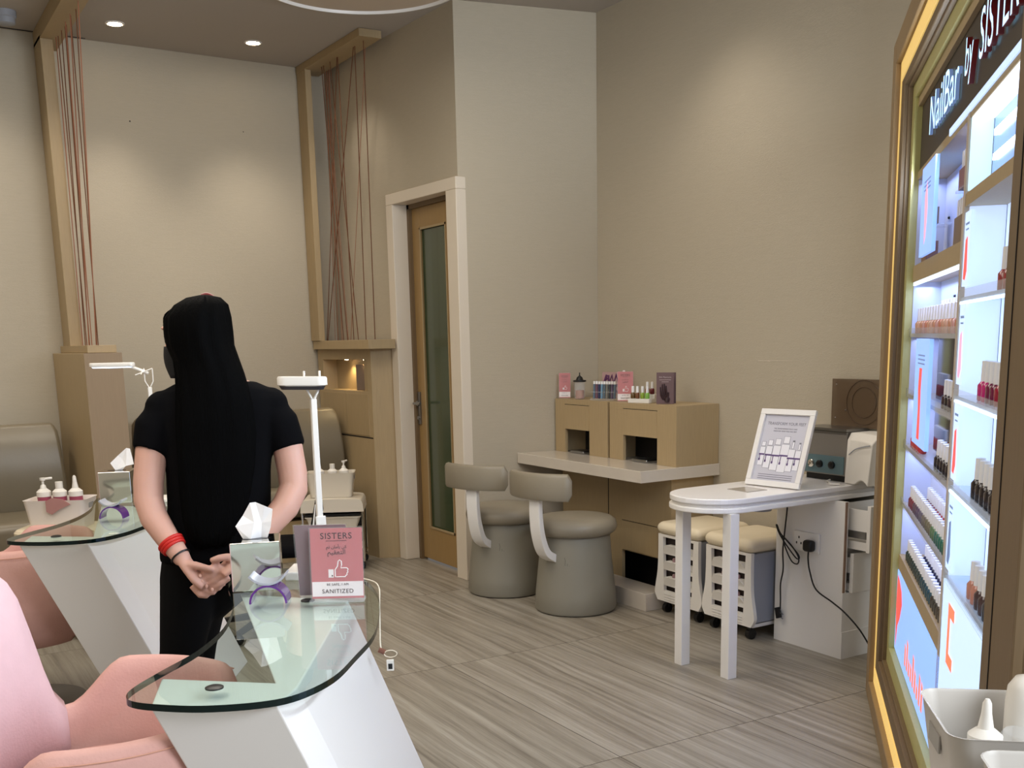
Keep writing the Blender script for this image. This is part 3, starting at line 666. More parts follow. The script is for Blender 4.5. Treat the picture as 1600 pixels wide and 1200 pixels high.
for r0 in (0,): b.loft([[o_ + xd*x + yf*(.004+l) + Vector((0, 0, z)) for x, z in ((-.03, .085), (-.005, .072), (.03, .095), (.085, .118), (.05, .142), (.0, .150), (-.03, .135))] for l in (0, .004)])
single('mauve_cloth', 'mauve cloth flap hanging over the front rim of the far left basket', 'cloth', b, mat('mauve cloth', (176, 128, 122), .8), tuple(o_))
for dx, kind, nm in ((-.075, 'pump', 'pink bottle with white pump, leftmost'), (-.0, 'flip', 'pink bottle with square white cap, middle'), (.075, 'spray', 'pink bottle with white nozzle, rightmost')):
    bottle_pump(LCX+dx*math.cos(a), LCY-.01+dx*math.sin(a), LCZ+.006, nm+' in the basket at far left', kind, (158, 72, 92), s=1.42)
# black chair behind the table
t = thing('office_chair', 'black swivel chair with chrome rails, partly hidden behind the nearest tissue box', 'chair', (1.53, 4.85, 0), math.radians(70))
b = MB(); b.rbox((0, 0, .42), (.36, .34, .06), .03); part('seat', b, shirt_m, t, False, smooth=True)
b = MB(); rings = []
for k in range(9):
    z = .42 + .026*k; rings.append([(x, -.20-.02*k*.3, z) for x in (-.16, .16)] + [(x, -.235-.02*k*.3, z) for x in (.16, -.16)])
b.loft(rings); part('backrest', b, shirt_m, t, False, bevel=.015)
b = MB(); b.tube([(0, 0, .42), (0, 0, .10)], .025, 12); part('column', b, chrome, t, False, smooth=True)
b = MB()
for k in range(5): a = 2*PI*k/5; b.tube([(0, 0, .10), (.24*math.cos(a), .24*math.sin(a), .055)], [.022, .014], 8); b.ball((.24*math.cos(a), .24*math.sin(a), .027), .027, 10)
part('star_base', b, blk, t, False, smooth=True)
b = MB(); b.tube([(-.17, -.21, .40), (-.175, -.245, .64)], .006, 8); part('side_rail', b, chrome, t, False, smooth=True)

# ------------------------------------------------------------------ nail drying counter
t = thing('drying_counter', 'cream stone counter running along the oak drying units', 'counter', (3.4, 4.6, .66))
b = MB(); b.prism([(3.16, 4.055), (3.669, 4.055), (3.669, 5.112), (3.16, 5.205)], .666, .725); part('worktop', b, stone_w, t, bevel=.002)
def dry_cab(y0, y1, label, ypan):
    t = thing('drying_cabinet', label, 'cabinet', (3.5, (y0+y1)/2, .725), 0, 'upper oak drying cabinets')
    x0, x1, z0, z1 = 3.39, 3.668, .7255, 1.025; a, c = ypan; zt = .86
    yr = lambda x: min(y1, 5.113 + (3.68-x)*.19 - .012)
    b = MB(); b.box((x0, y0, z0), (x0+.018, a, z1)); b.box((x0, c, z0), (x0+.018, y1, z1)); b.box((x0, a, zt+.002), (x0+.018, c, z1))
    b.box((x0+.018, y0, z0), (x1, y0+.018, z1)); ye = min(y1, 5.095); b.prism([(x0+.018, y1-.02), (x1, ye-.02), (x1, ye), (x0+.018, y1-.001)], z0, z1); b.prism([(x0, y0), (x1, y0), (x1, ye), (x0, y1)], z1, z1+.003); part('carcass', b, oak, t)
    b = MB(); b.box((x0-.003, a+.003, zt), (x0+.006, c-.003, z1-.028)); part('flap', b, oak, t)
    b = MB(); b.box((x0-.001, a, z1-.028), (x0+.004, c, z1-.025)); part('shadow_gap', b, dark_in, t)
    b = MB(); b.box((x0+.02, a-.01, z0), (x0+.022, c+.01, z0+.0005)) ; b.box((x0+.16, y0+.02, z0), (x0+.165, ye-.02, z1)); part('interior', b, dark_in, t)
    return t
dry_cab(4.066, 4.62, 'right upper oak drying cabinet with hand slot, on the counter', (4.215, 4.50))
dry_cab(4.64, 5.148, 'left upper oak drying cabinet with hand slot, beside the corner', (4.81, 5.05))
for (x, y, lab) in ((3.43, 4.36, 'small silver pad in the slot of the right drying cabinet'), (3.43, 4.93, 'small silver pad in the slot of the left drying cabinet')):
    b = MB(); b.rbox((x, y, .734), (.09, .13, .016), .006); single('drying_lamp_pad', lab, 'nail dryer', b, steel, (x, y, .726), group=None, smooth=True)
t = thing('base_cabinet', 'lower oak cabinet with foot slot under the stone counter', 'cabinet', (3.5, 4.6, 0))
b = MB()
x0 = 3.39
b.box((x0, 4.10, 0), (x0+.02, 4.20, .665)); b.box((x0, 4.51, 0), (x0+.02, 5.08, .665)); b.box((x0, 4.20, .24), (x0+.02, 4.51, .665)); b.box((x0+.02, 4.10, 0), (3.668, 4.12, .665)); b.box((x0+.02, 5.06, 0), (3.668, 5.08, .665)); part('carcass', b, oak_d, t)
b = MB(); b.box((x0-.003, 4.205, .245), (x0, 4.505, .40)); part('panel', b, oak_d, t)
b = MB(); b.box((x0-.001, 4.63, 0), (x0, 4.636, .665)); b.box((x0-.001, 4.20, .402), (x0, 4.51, .405)); part('shadow_gap', b, dark_in, t)
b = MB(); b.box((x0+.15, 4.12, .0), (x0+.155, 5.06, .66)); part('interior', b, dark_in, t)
b = MB(); b.box((3.235, 4.108, 0), (3.389, 4.60, .09)); single('stone_step', 'low cream stone step in front of the lower oak cabinet', 'step', b, stone_w, (3.31, 4.35, 0), bevel=.002)

# stools
def drum_stool(c, yaw, label):
    t = thing('drum_stool', label, 'stool', (c[0], c[1], 0), yaw, 'taupe drum stools at the drying counter')
    b = MB(); b.lathe([(.19, 0), (.205, .006), (.211, .02), (.205, .10), (.187, .26), (.178, .385), (.174, .40)], (0, 0, 0), 56); part('drum', b, vinyl_d, t, False, smooth=True)
    b = MB(); b.lathe([(.165, .395), (.19, .398), (.208, .412), (.215, .436), (.208, .462), (.185, .478), (.12, .488), (0, .492)], (0, 0, 0), 56); part('seat', b, vinyl, t, False, smooth=True)
    b = MB()
    for k, (a0, z0, a1, z1) in enumerate(((205, .30, 209, .17), (209, .27, 207, .12), (212, .26, 214, .22), (228, .10, 231, .04), (232, .12, 230, .05), (236, .09, 240, .05), (226, .06, 238, .045), (239, .12, 237, .07))):
        def dr(z): return (.2055 - .10*(z-.05) if z < .26 else .187 - .072*(z-.26)) + .0006
        pts = []
        for q in range(9): a = math.radians(a0 + (a1-a0)*q/8 + .8*math.sin(q*1.7+k)); z = z0 + (z1-z0)*q/8; pts.append((dr(z)*math.cos(a), dr(z)*math.sin(a), z))
        b.tube(pts, .0009, 4)
    part('scuff_marks', b, mat('scuff dark', (78, 70, 60), .8), t, False)
    # curved arm: local -x is behind the sitter; arm curves from drum up to the backrest
    b = MB(); rings = []
    prof = bez([(-.165, 0, .285), (-.235, 0, .33), (-.272, 0, .42), (-.285, 0, .52), (-.285, 0, .63)], 8)
    for i, p in enumerate(prof):
        tn = (prof[min(i+1, len(prof)-1)] - prof[max(i-1, 0)]).normalized(); nn = Vector((-tn.z, 0, tn.x)); f = i/(len(prof)-1); th = .020 - .008*f; w = .034
        rings.append([p + nn*th*s1 + Vector((0, s2*w, 0)) for s1, s2 in ((1, 1), (1, -1), (-1, -1), (-1, 1))])
    b.loft(rings); part('back_arm', b, paint_w, t, False, bevel=.003)
    b = MB(); rings = []
    for i in range(25):
        a = math.radians(180 - 36 + 72*i/24); R = .335; cx, sy = R*math.cos(a) + .03, R*math.sin(a); n_ = Vector((math.cos(a), math.sin(a), 0)); e = 1 if 0 < i < 24 else .55
        rings.append([Vector((cx, sy, .665)) + n_*u*.022*e + Vector((0, 0, v*.066*e)) for u, v in ((1, -.75), (1, .75), (.7, .95), (0, 1.03), (-.7, .95), (-1, .75), (-1, -.75), (-.7, -.95), (0, -1.0), (.7, -.95))])
    b.loft(rings); part('backrest', b, vinyl, t, False, smooth=True)
    return t
drum_stool((2.997, 4.385), math.radians(14), 'nearer taupe drum stool with curved white back arm')
drum_stool((2.905, 4.93), math.radians(24), 'farther taupe drum stool beside the door frame')
# scuffs on the near drum are in the vinyl's own wear
b = MB()
import itertools
random.seed(3)
# items on top of the drying cabinets
Z1 = 1.0282
sign_stand((3.397, 5.118, Z1+.004), (.70, -.71, 0), (.02, .02, 1), .066, .140, 'small red thumbs-up sign at the left end of the oak drying cabinets', group='small thumbs-up signs on the drying cabinets')
sign_stand((3.43, 4.60, Z1+.004), (.5, -.86, 0), (.02, .03, 1), .088, .155, 'small red thumbs-up sign between the cuticle pens and the polish tray', group='small thumbs-up signs on the drying cabinets')
t = thing('glass_jar', 'glass jar with black domed lid on the left drying cabinet', 'jar', (3.435, 4.965, Z1))
b = MB(); b.lathe([(.026, 0), (.03, .004), (.031, .09), (.029, .098)], (0, 0, 0), 28); part('jar_body', b, acry, t, False, smooth=True)
b = MB(); b.lathe([(.0, .004), (.024, .004), (.024, .05), (0, .052)], (0, 0, 0), 24); part('contents', b, mat('copper sticks', (168, 112, 86), .5, noise=.2, nscale=60), t, False, smooth=True)
b = MB(); b.lathe([(.036, .097), (.037, .101), (.036, .106), (.021, .108), (.016, .122), (.006, .130), (.0035, .134), (.0035, .148), (0, .149)], (0, 0, 0), 28); part('lid', b, blk, t, False, smooth=True)
# rack of cuticle pens
t = thing('pen_rack', 'clear rack holding a row of white capped nail pens', 'rack', (3.46, 4.765, Z1))
b = MB(); xd = Vector((.30, -.954, 0)); yd = Vector((.954, .30, 0))
b.obox((0, 0, .0045), xd*.082, yd*.02, (0, 0, .004)); b.obox(Vector((0, 0, .045)) - yd*.018, xd*.082, yd*.001, (0, 0, .002)); b.obox(Vector((0, 0, .05)) + yd*.018, xd*.082, yd*.001, (0, 0, .04)); part('rack', b, acry, t, False)
cols = [(96, 112, 128), (110, 74, 92), (44, 52, 88), (112, 150, 176), (90, 104, 112), (120, 120, 110), (60, 66, 70), (96, 84, 108)]
for i in range(9):
    p = Vector((3.46, 4.765, Z1)) + xd*(-.07 + .0175*i)
    tt = thing('nail_pen', '%s nail pen from the left in the clear rack' % ['first', 'second', 'third', 'fourth', 'fifth', 'sixth', 'seventh', 'eighth', 'ninth'][i], 'nail pen', (p.x, p.y, Z1+.009), 0, 'nail pens in the clear rack')
    b = MB(); b.tube([(0, 0, 0), (.004, .002, .078)], .0066, 10); part('barrel', b, mat('pen %d' % (i % 8), cols[i % 8], .3), tt, False, smooth=True)
    b = MB(); b.tube([(.004, .002, .078), (.005, .0025, .094)], .0072, 10); part('cap', b, bottle_cap, tt, False, smooth=True)
# purple sticker sign against the corner
t = thing('purple_sign', 'pink card with purple lettering leaning behind the pens', 'sign', (3.58, 4.85, Z1))
b = MB(); o_ = Vector((3.560, 4.93, Z1)); xd = Vector((.28, -.96, 0)).normalized(); yd = Vector((.06, .0, 1)).normalized(); b.obox(o_ + xd*.085 + yd*.075, xd*.085, yd*.073, xd.cross(yd)*.001); part('card', b, mat('pink card', (178, 146, 142), .5), t)
b = MB()
for pts in ([(.01, .05), (.012, .09), (.035, .115), (.05, .10), (.03, .06), (.012, .06)], [(.045, .13), (.055, .09), (.07, .13), (.085, .085), (.10, .135), (.115, .09), (.13, .13), (.15, .115)], [(.03, .03), (.05, .07), (.10, .075), (.15, .07)], [(.06, .035), (.09, .055), (.12, .03), (.15, .045)], [(.02, .10), (.03, .13), (.05, .12)]):
    b.tube(onface(o_, xd, yd, pts, .001), .0065, 6)
part('lettering', b, mat('purple ink', (96, 52, 92), .5), t)
b = MB(); b.ball(tuple(o_ + xd*.15 + yd*.15), (.008, .008, .010), 10); part('white_drop', b, sign_white, t)
# dark brochure
t = thing('brochure', 'dark purple brochure with a hand picture on the right drying cabinet', 'brochure', (3.45, 4.27, Z1))
o_ = Vector((3.432, 4.275, Z1)); xd = Vector((.62, -.785, 0)).normalized(); yd = Vector((.03, .04, 1)).normalized()
b = MB(); b.obox(o_ + xd*.045 + yd*.08, xd*.045, yd*.079, xd.cross(yd)*.001); b.obox(o_ + xd*.045 + yd*.08 + Vector((.03, .02, 0)), xd*.045, yd*.078, xd.cross(yd)*.0008); part('card', b, mat('mauve card', (104, 82, 84), .4), t)
text_part('lettering', 'Shh Manicure', .0115, mat('pale print', (176, 160, 160), .5), t, o_ + xd*.045 + yd*.132 + xd.cross(yd)*.0015, xd, yd)
b = MB()
for k in range(2): b.obox(o_ + xd*.045 + yd*(.122-.010*k) + xd.cross(yd)*.0015, xd*(.03-.012*k), yd*.0012, xd.cross(yd)*.0003)
part('small_print', b, MATS['pale print'], t)
b = MB(); zz = xd.cross(yd)
for i, (x, ln) in enumerate(((.024, .045), (.034, .06), (.044, .062), (.053, .052))): b.tube(onface(o_, xd, yd, [(x-.003, .03+ln+.01), (x, .045), (x+.014, .022)], .002), [.003, .0045, .006], 8)
b.tube(onface(o_, xd, yd, [(.062, .06), (.058, .035), (.055, .012)], .002), [.004, .006, .012], 8)
part('hand_print', b, mat('dark hand print', (44, 20, 22), .3), t)
# polish tray
t = thing('polish_tray', 'stepped white tray of polish bottles on the right drying cabinet', 'tray', (3.46, 4.42, Z1))
xd = Vector((.31, -.95, 0)).normalized(); yd = Vector((.95, .31, 0)).normalized(); c = Vector((0, 0, 0))
b = MB(); b.obox((0, 0, .0115), xd*.066, yd*.045, (0, 0, .011)); b.obox(Vector((0, 0, .033)) + yd*.026, xd*.066, yd*.019, (0, 0, .0105)); part('tray', b, plast_w, t, False, bevel=.002)
def small_polish(p, col, label, group, cap=(236, 232, 228), s=1.0, z=None):
    tt = thing('polish_bottle', label, 'nail polish', p, 0, group)
    b = MB(); b.lathe([(.0095*s, 0), (.0105*s, .002*s), (.0105*s, .022*s), (.006*s, .028*s)], (0, 0, 0), 14); part('bottle_body', b, mat('polish %d %d %d' % col, col, .15, coat=.5), tt, False, smooth=True)
    b = MB(); b.lathe([(.0068*s, .027*s), (.0062*s, .055*s), (0, .056*s)], (0, 0, 0), 12); part('cap', b, bottle_cap, tt, False, smooth=True); return tt
P0 = Vector((3.46, 4.42, Z1))
for i, (dx, dy, z, col, cn) in enumerate(((-.048, -.024, .023, (92, 66, 26), 'brown, far left'), (-.02, -.024, .023, (104, 62, 30), 'brown, second from left'), (.012, -.024, .023, (128, 150, 48), 'olive green, third from left'), (.042, -.024, .023, (122, 170, 70), 'light green, right'), (.012, .022, .044, (140, 24, 30), 'red, left'), (.042, .022, .044, (96, 20, 26), 'dark red, right'))):
    p = P0 + xd*dx + yd*dy; small_polish((p.x, p.y, Z1+z), col, '%s in the %s row of the white polish tray' % (cn+' polish bottle', 'front' if z < .03 else 'back'), 'polish bottles in the white tray', s=1.15)

# ------------------------------------------------------------------ white half-round table and things on it
t = thing('pedicure_table', 'white half-round table with square legs by the drawer unit', 'table', (3.1, 3.24, 0))
def dshape(x0, x1, y0, y1, ins=0):
    r = (y1-y0)/2; cy = (y0+y1)/2; cx = x0+r; pts = [(x1, y0+ins), (x1, y1-ins)]
    for k in range(21): a = PI/2 + PI*k/20; pts.append((cx+(r-ins)*1.0*math.cos(a), cy+(r-ins)*math.sin(a)))
    return pts
b = MB(); b.prism(dshape(2.73, 3.668, 3.055, 3.435), .712, .735); part('tabletop', b, solid_w, t, bevel=.004)
b = MB(); b.prism(dshape(2.73, 3.668, 3.055, 3.435, .012), .698, .712); part('reveal_groove', b, paint_w, t)
b = MB(); b.prism(dshape(2.728, 3.668, 3.053, 3.437), .677, .698); part('apron', b, paint_w, t, bevel=.004)
for (x, y) in ((2.800, 3.335), (2.832, 3.084)):
    b = MB(); b.box((x-.0, y-.022, 0), (x+.046, y+.024, .677)); part('leg', b, paint_w, t, bevel=.002)
b = MB(); b.lathe([(.055, .677), (.055, .635), (.05, .625), (0, .623)], (3.215, 3.30, 0), 28); part('basin_drain', b, plast_g, t, smooth=True)
# drawer unit
t = thing('drawer_unit', 'white drawer unit under the table with its drawers pulled open', 'cabinet', (3.54, 3.2, 0))
b = MB(); b.box((3.41, 3.0, 0), (3.428, 3.39, .676)); b.box((3.428, 3.37, 0), (3.66, 3.39, .676)); b.box((3.428, 3.0, 0), (3.66, 3.02, .285)); b.box((3.428, 3.02, .27), (3.66, 3.37, .285)); b.box((3.428, 3.06, .30), (3.66, 3.065, .66)); part('carcass', b, paint_w, t)
b = MB(); b.box((3.4095, 2.996, 0), (3.66, 3.0, .118)); part('plinth', b, paint_w, t)
b = MB(); b.box((3.4085, 2.998, .29), (3.420, 3.002, .676)); part('brown_edge', b, mat('brown edge band', (140, 112, 92), .5), t)
for k, (z0, z1, yo) in enumerate(((.47, .665, 2.905), (.285, .455, 2.985))):
    b = MB(); b.box((3.45, yo, z0), (3.66, yo+.018, z1)); d = part('drawer', b, paint_w, t, bevel=.002)
    b = MB(); b.box((3.455, yo+.018, z0+.06), (3.46, 3.3, z1-.02)); b.box((3.455, yo+.018, z0+.005), (3.655, 3.05, z0+.04)); part('drawer_box', b, paint_w, d)
    b = MB(); b.box((3.448, yo+.02, z0+.055), (3.4545, 3.02, z0+.085)); part('drawer_rail', b, steel, d)
# socket plate and plugs
b = MB(); b.box((3.400, 3.13, .435), (3.4095, 3.278, .522)); t = thing('wall_socket', 'white double socket plate on the side of the drawer unit', 'socket', (3.41, 3.2, .48)); part('plate', b, plast_w, t, bevel=.002)
b = MB()
for (y, z) in ((3.245, .495), (3.232, .470), (3.258, .470)): b.box((3.3990, y-.003, z-.005), (3.4003, y+.003, z+.005))
part('pin_holes', b, blk, t)
t = thing('power_plug', 'black plug pushed into the socket with its cable running right', 'plug', (3.39, 3.17, .47))
b = MB(); b.rbox((3.380, 3.168, .470), (.036, .05, .05), .012); part('plug_body', b, blk, t, smooth=True)
b = MB(); b.tube(bez([(3.378, 3.168, .45), (3.375, 3.165, .41), (3.372, 3.15, .36), (3.37, 3.11, .29), (3.375, 3.02, .25), (3.385, 2.96, .215), (3.41, 2.90, .15), (3.45, 2.85, .05), (3.5, 2.83, .006)]), .0035, 8); part('cable', b, blk, t, smooth=True)
t = thing('power_plug', 'black two pin plug hanging on a bundled cable beside the drawer unit', 'plug', (3.38, 3.32, .5))
b = MB(); b.tube(bez([(3.40, 3.318, .676), (3.395, 3.316, .60), (3.39, 3.322, .50), (3.388, 3.327, .42), (3.388, 3.322, .34), (3.388, 3.335, .27), (3.388, 3.333, .20), (3.388, 3.333, .155)]), .0033, 8)
b.tube(bez([(3.386, 3.365, .535), (3.384, 3.34, .50), (3.384, 3.29, .465), (3.384, 3.235, .425), (3.384, 3.225, .405), (3.384, 3.245, .405), (3.384, 3.30, .45), (3.384, 3.345, .495), (3.386, 3.368, .53), (3.386, 3.365, .535)]), .003, 8)
b.tube(bez([(3.382, 3.33, .49), (3.382, 3.30, .43), (3.382, 3.265, .385), (3.382, 3.232, .38), (3.382, 3.228, .41), (3.382, 3.27, .455), (3.382, 3.34, .50)]), .003, 8)
part('cable', b, blk, t, smooth=True)
b = MB(); b.obox((3.388, 3.345, .135), (.009, 0, 0), (0, .011, -.004), (0, .006, .024)); part('plug_body', b, blk, t, bevel=.003)
b = MB(); b.tube([(3.388, 3.333, .137), (3.386, 3.312, .134)], .0022, 6); b.tube([(3.388, 3.336, .117), (3.386, 3.314, .113)], .0022, 6); part('pins', b, steel, t)
# picture frame
t = thing('picture_frame', 'white framed TRANSFORM YOUR FEET poster leaning on the half-round table', 'picture frame', (3.2, 3.22, .735))
BL = Vector((3.180, 3.348, .7355)); BR = Vector((3.226, 3.082, .7355)); xd = (BR-BL).normalized(); hz = Vector((-xd.y, xd.x, 0)); hz = hz if hz.x > 0 else -hz
yd = (Vector((0, 0, 1)) + hz*.36).normalized(); yd = (yd + xd*-.0).normalized(); zd = xd.cross(yd); W = (BR-BL).length; Hh = .335
b = MB(); fw = .024
for cx, cy2, hx, hy in ((W/2, fw/2, W/2, fw/2), (W/2, Hh-fw/2, W/2, fw/2), (fw/2, Hh/2, fw/2, Hh/2-fw), (W-fw/2, Hh/2, fw/2, Hh/2-fw)): b.obox(BL + xd*cx + yd*cy2 + zd*.006, xd*hx, yd*hy, zd*.008)
part('frame', b, paint_w, t, bevel=.002)
b = MB(); b.obox(BL + xd*W/2 + yd*Hh/2 + zd*.0, xd*(W/2-.01), yd*(Hh/2-.01), zd*.002); part('backing', b, mat('poster paper', (196, 194, 202), .25, coat=.5), t)
TXT = mat('grey print', (110, 106, 116), .5); PZ = .0024
text_part('lettering', 'TRANSFORM YOUR FEET', .0185, TXT, t, BL + xd*W/2 + yd*.268 + zd*PZ, xd, yd, .0002, sx=.92)
text_part('lettering', 'THE TRANSFORMING FOOT CARE', .0075, TXT, t, BL + xd*W/2 + yd*.250 + zd*PZ, xd, yd, .0002)
text_part('lettering', 'MADE FOR YOUR TOES AND FEET', .0075, TXT, t, BL + xd*W/2 + yd*.239 + zd*PZ, xd, yd, .0002)
bt_w = mat('printed bottle white', (222, 220, 224), .4); bt_l = mat('printed bottle outline', (120, 120, 128), .4); bt_p = mat('printed purple band', (84, 60, 110), .4)
A_ = MB(); B_ = MB(); C_ = MB()
for i, (x, w2, z0, h2, kind) in enumerate(((.045, .015, .090, .095, 0), (.078, .018, .080, .112, 0), (.115, .021, .072, .126, 0), (.155, .023, .066, .142, 0), (.191, .018, .072, .112, 1), (.223, .016, .078, .100, 1))):
    def q(mbx, cx, cz, hx, hz_, l): mbx.obox(BL + xd*cx + yd*cz + zd*l, xd*hx, yd*hz_, zd*.0002)
    q(B_, x, z0+h2*.42, w2*.92, h2*.42+.001, PZ); q(A_, x, z0+h2*.42, w2*.92-.0015, h2*.42, PZ+.0003)
    if kind == 0: q(B_, x, z0+h2*.98, w2*.66, h2*.11, PZ); q(A_, x, z0+h2*.98, w2*.66-.0015, h2*.11-.0015, PZ+.0003)
    else: q(B_, x, z0+h2*1.03, w2*.30, h2*.16, PZ); q(A_, x, z0+h2*1.0, w2*.30-.0015, h2*.12, PZ+.0003)
    q(C_, x, z0+h2*.5, w2*.92, .0035, PZ+.0006); q(C_, x-w2*.5, z0+h2*.40, .002, h2*.12, PZ+.0006)
    C_.prism([(0, 0)]*0 or [(0, 0), (1, 0), (0, 1)], 0, 0) if False else None
    C_.obox(BL + xd*(x-w2*.5) + yd*(z0+h2*.26) + zd*(PZ+.0006), xd*.004, yd*.005, zd*.0002)
part('printed_bottles', A_, bt_w, t); part('bottle_outlines', B_, bt_l, t); part('purple_bands', C_, bt_p, t)
b = MB()
for k in range(3): b.obox(BL + xd*W/2 + yd*(.052-.009*k) + zd*PZ, xd*(.085-.0*k), yd*.0012, zd*.0002)
part('fine_print', b, TXT, t)
b = MB(); b.obox(BL + xd*W/2 + hz*.135 + Vector((0, 0, .10)) , xd*.02, (hz*-.03 + Vector((0, 0, .098))), hz*.002); part('strut', b, blk, t)
b = MB(); b.box((3.02, 3.17, .7352), (3.13, 3.29, .737)); single('glass_coaster', 'thin grey glass plate on the half-round table beside the poster', 'plate', b, mat('grey glass', (150, 142, 130), .15), (3.08, 3.23, .7352))
# steriliser oven
t = thing('steriliser_oven', 'steel steriliser oven with three knobs behind the poster', 'oven', (3.5, 3.3, .735))
b = MB(); b.box((3.53, 3.115, .762), (3.662, 3.365, .952)); part('oven_body', b, mat('grey steel panel', (140, 134, 126), .35, metal=.3), t, bevel=.003)
b = MB(); b.box((3.527, 3.125, .768), (3.53, 3.355, .845)); part('control_panel', b, teal_p, t)
for (y, m_, r) in ((3.302, chrome, .017), (3.256, blk, .016), (3.188, blk, .016)):
    b = MB(); b.lathe([(r, 0), (r, .010), (r*.75, .013), (0, .013)], (0, 0, 0), 24, Matrix.Translation((3.5268, y, .806)) @ Matrix.Rotation(-PI/2, 4, 'Y')); part('knob', b, m_, t, smooth=True)
b = MB(); b.box((3.522, 3.112, .953), (3.662, 3.37, .964)); b.box((3.525, 3.112, .943), (3.53, 3.37, .948)); part('lid_trim', b, steel, t)
b = MB(); b.box((3.545, 3.13, .7355), (3.655, 3.35, .762)); part('foot', b, blk, t)
t = thing('nail_dryer', 'white hooded nail dryer beside the steel steriliser', 'nail dryer', (3.55, 3.12, .736))
b = MB(); rings = []
for k in range(15):
    a = k/14; y = 3.108 - .15*a; top = .950 + .012*a - .02*a*a; rings.append([(3.515-.03*a, y, .7365 + (.0 if k < 7 else .022*math.sin((a-.45)/.55*PI))), (3.525-.02*a, y, top-.03), (3.545, y, top), (3.66, y, top), (3.66, y, .7365)])
b.loft(rings); part('hood', b, plast_w, t, smooth=True, bevel=.004)
b = MB(); b.tube(bez([(3.512, 3.085, .86), (3.508, 3.05, .885), (3.502, 3.0, .90), (3.497, 2.965, .907)]), .0025, 8); part('crease', b, plast_g, t)
b = MB(); b.tube(bez([(3.53, 3.20, .740), (3.49, 3.18, .740), (3.46, 3.14, .740), (3.43, 3.11, .740), (3.45, 3.075, .740)]), .004, 8); part('cable', b, plast_w, t)
t = thing('smoked_panel', 'smoky brown acrylic plate propped against the wall above the steriliser', 'panel', (3.64, 3.18, .96))
b = MB(); b.obox((3.648, 3.165, 1.065), (.003, 0, 0), (0, .145, 0), (0, 0, .104)); part('plate', b, amber, t)
b = MB()
for r in (.095, .065): b.tube([(3.643, 3.13+r*math.cos(a), 1.07+r*math.sin(a)) for a in [2*PI*i/36 for i in range(37)]], .0012, 5)
part('moulded_rings', b, mat('brown ring', (70, 52, 38), .3), t)
b = MB()
for (y, z) in ((3.285, 1.145), (3.285, 1.0), (3.045, 1.0), (3.23, 1.035)): b.ball((3.6435, y, z), .003, 8)
part('screws', b, steel, t)

# stool carts under the table
def stool_cart(y0, label):
    t = thing('drawer_stool', label, 'stool', (3.45, y0+.175, 0), 0, 'white drawer stools with cream cushions')
    W2 = .175; x0, x1 = -.165, .155
    b = MB()
    # two flared side posts on the front, outline in (y, z)
    for s in (-1, 1):
        out = bez([(s*.150, 0, .405), (s*.150, 0, .32), (s*.155, 0, .22), (s*.172, 0, .135), (s*.175, 0, .10), (s*.155, 0, .065)], 5)
        inn = [(s*.055, .065), (s*.055, .12), (s*.105, .12), (s*.115, .405)]
        poly = [(p.x, p.z) for p in out] + inn
        b.loft([[(x, y, z) for y, z in poly] for x in (x0, x0+.018)])
    b.box((x0, -.056, .065), (x0+.018, .056, .12)); b.box((x0, -.115, .392), (x0+.018, .115, .405)); part('front_frame', b, plast_w, t, False)
    b = MB(); b.box((x0-.002, -.10, .075), (x0, .10, .079)); b.box((x0-.002, -.10, .088), (x0, .10, .092)); b.box((x0-.002, -.10, .101), (x0, .10, .105)); part('vent_ribs', b, mat('rib shade white', (206, 202, 196), .4), t, False)
    for s in (-1, 1): b = MB(); b.loft([[(x, s*.150*k2, z) for x, k2 in ((x0+.018, 1), (x1, 1), (x1, .97), (x0+.018, .97))] for z in (.08, .40)]); part('side_panel', b, plast_g, t, False)
    b = MB(); b.box((x0+.018, -.15, .06), (x1, .15, .075)); b.box((x1-.01, -.15, .075), (x1, .15, .40)); b.box((x0+.05, -.146, .385), (x1, .146, .40)); part('back_panel', b, plast_w, t, False)
    for k, z in enumerate((.325, .245, .165, .125)):
        zz = z if k < 3 else .0
        if k == 3: continue
        b = MB(); b.loft([[(x0+.004, -.112, z), (x0-.008, -.09, z+.028), (x0-.008, .09, z+.028), (x0+.004, .112, z), (x0+.004, .112, z-.018), (x0+.004, -.112, z-.018)], [(x0+.10, -.112, z), (x0+.10, -.09, z+.028), (x0+.10, .09, z+.028), (x0+.10, .112, z), (x0+.10, .112, z-.018), (x0+.10, -.112, z-.018)]])
        part('drawer', b, plast_w, t, False)
    b = MB(); b.box((x0+.03, -.14, .09), (x0+.034, .14, .39)); part('dark_interior', b, mat('dark brown interior', (46, 36, 32), .7), t, False)
    b = MB()
    for z in (.27, .19):
        for y in (-.05, -.02, .015, .045): b.lathe([(.011, 0), (.011, .022), (.006, .026)], (x0+.018, y, z-.004), 10)
    part('contents', b, mat('mauve bottles', (150, 120, 120), .4), t, False)
    b = MB(); b.rbox((-.005, 0, .435), (.345, .325, .062), .032, 5); part('cushion', b, cream_v, t, False, smooth=True)
    for sx in (-1, 1):
        for sy in (-1, 1): b = MB(); b.lathe([(.024, -.012), (.024, .012)], (0, 0, 0), 18, Matrix.Translation((sx*.12-.01, sy*.12, .0245)) @ Matrix.Rotation(PI/2, 4, 'X')); b.tube([(sx*.12-.01, sy*.12, .03), (sx*.12-.01, sy*.12, .062)], .014, 8); part('caster', b, blk, t, False, smooth=True)
    return t
stool_cart(3.391, 'white drawer stool with cream cushion, nearer one beside the drawer unit')
stool_cart(3.746, 'white drawer stool with cream cushion, farther one behind the front table leg')

